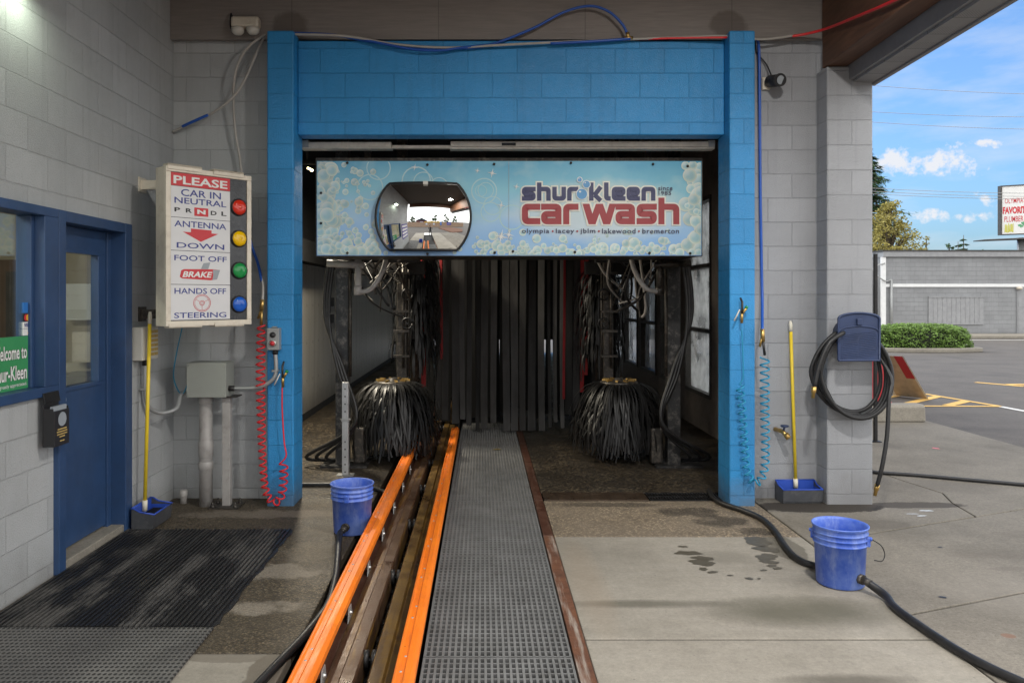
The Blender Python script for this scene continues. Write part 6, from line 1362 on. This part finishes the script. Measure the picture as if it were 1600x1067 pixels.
# ------------------------------------------------------------------ photographer, seen only in the convex mirror
t = thing('person', (.12, -.62, 0), 'person in dark clothing standing behind a tripod with raised hands, seen in the mirror', 'person')
ox, oy = .12, -.62
J = {'pelvis': (0, 0, .95, .135), 'waist': (0, .0, 1.10, .125), 'chest': (0, .01, 1.32, .15), 'neck0': (0, .0, 1.47, .07), 'neck': (0, .015, 1.54, .055), 'head': (0, .03, 1.63, .082), 'crown': (0, .02, 1.74, .07)}
E = [('pelvis', 'waist'), ('waist', 'chest'), ('chest', 'neck0'), ('neck0', 'neck'), ('neck', 'head'), ('head', 'crown')]
J['nose'] = (0, .125, 1.645, .016); E.append(('head', 'nose'))
for s_, n in ((1, 'r'), (-1, 'l')):
    J['hip'+n] = (.10*s_, 0, .90, .095); J['knee'+n] = (.12*s_, .02, .49, .062); J['ank'+n] = (.13*s_, -.02, .09, .042); J['toe'+n] = (.15*s_, .16, .045, .035)
    J['sh'+n] = (.19*s_, 0, 1.42, .062); J['el'+n] = (.30*s_, .12, 1.20, .044); J['wr'+n] = (.17*s_, .33, 1.42, .028); J['palm'+n] = (.15*s_, .39, 1.47, .03)
    E += [('pelvis', 'hip'+n), ('hip'+n, 'knee'+n), ('knee'+n, 'ank'+n), ('ank'+n, 'toe'+n), ('chest', 'sh'+n), ('sh'+n, 'el'+n), ('el'+n, 'wr'+n), ('wr'+n, 'palm'+n)]
    for f in range(5):
        dx = (f-1.5)*.018
        if f < 4: a0 = (.15*s_-.01*s_, .42, 1.485-.014*(f-1.5)*1.3, .0095); a1 = (.115*s_, .45, 1.49-.02*(f-1.5), .0085); a2 = (.085*s_, .435, 1.485-.02*(f-1.5), .0078)
        else: a0 = (.13*s_, .38, 1.50, .010); a1 = (.105*s_, .40, 1.52, .0095); a2 = (.085*s_, .42, 1.525, .0085)
        for i_, a in enumerate((a0, a1, a2)): J[f'f{n}{f}{i_}'] = a
        E += [('palm'+n, f'f{n}{f}0'), (f'f{n}{f}0', f'f{n}{f}1'), (f'f{n}{f}1', f'f{n}{f}2')]
    J['ear'+n] = (.085*s_, .01, 1.64, .016); E.append(('head', 'ear'+n))
names = list(J); me = bpy.data.meshes.new('body'); me.from_pydata([Vector(J[n][:3]) for n in names], [(names.index(a), names.index(c)) for a, c in E], [])
bo = bpy.data.objects.new('body', me); col.objects.link(bo); sk = bo.modifiers.new('s', 'SKIN'); sk.use_smooth_shade = True
for i, n in enumerate(names): me.skin_vertices[0].data[i].radius = (J[n][3],)*2; me.skin_vertices[0].data[i].use_root = (n == 'pelvis')
ss = bo.modifiers.new('d', 'SUBSURF'); ss.levels = 1; ss.render_levels = 1
dg = bpy.context.evaluated_depsgraph_get(); m2 = bpy.data.meshes.new_from_object(bo.evaluated_get(dg)); bo.modifiers.clear(); bo.data = m2; bo.parent = t
m2.materials.clear(); m2.materials.append(M['skin']); m2.materials.append(M['cloth']); m2.materials.append(M['rubber'])
for p_ in m2.polygons:
    c = p_.center; p_.use_smooth = True; p_.material_index = 2 if c.z < .10 else (0 if (c.z > 1.50 and c.y < .3 and abs(c.x) < .13) or c.y > .335 else 1)
b = MB(); b.smooth = True; b.lathe([(.098, -.03), (.104, .03), (.095, .08), (.06, .115), (0, .125)], (ox, oy+.0, 1.66), 20, lambda q: Vector((q.x*.85, q.y*.95-.01, q.z))); b.build('hair', 'hair', t)
for sx_ in (-.033, .033): b = MB(); b.lathe([(0, -.011), (.009, -.006), (.011, 0), (.009, .006), (0, .011)], (ox+sx_, oy+.112, 1.665), 10); b.build('eye', 'sign_black', t)
b = MB(); b.tube([(ox-.025, oy+.112, 1.595), (ox, oy+.118, 1.592), (ox+.025, oy+.112, 1.595)], .006, 6); b.build('mouth', 'pink_paint', t)
t = thing('tripod_camera', (0, -.16, 0), 'camera on a black tripod before the photographer, seen in the mirror', 'tripod')
b = MB(); b.box(-.065, .065, -.22, -.15, 1.64, 1.73); b.build('camera_body', 'sign_black', t, .01)
b = MB(); b.tube([(0, -.15, H), (0, -.09, H)], .034, 18); b.build('camera_lens', 'black', t)
b = MB(); b.tube([(0, -.18, 1.64), (0, -.18, 1.1)], .016, 10); b.build('column', 'black', t)
for a in (1.57, 3.67, 5.76): b = MB(); b.tube([(0, -.18, 1.35), (.42*math.cos(a), -.18+.30*math.sin(a), .01)], .014, 8); b.build('leg', 'black', t)
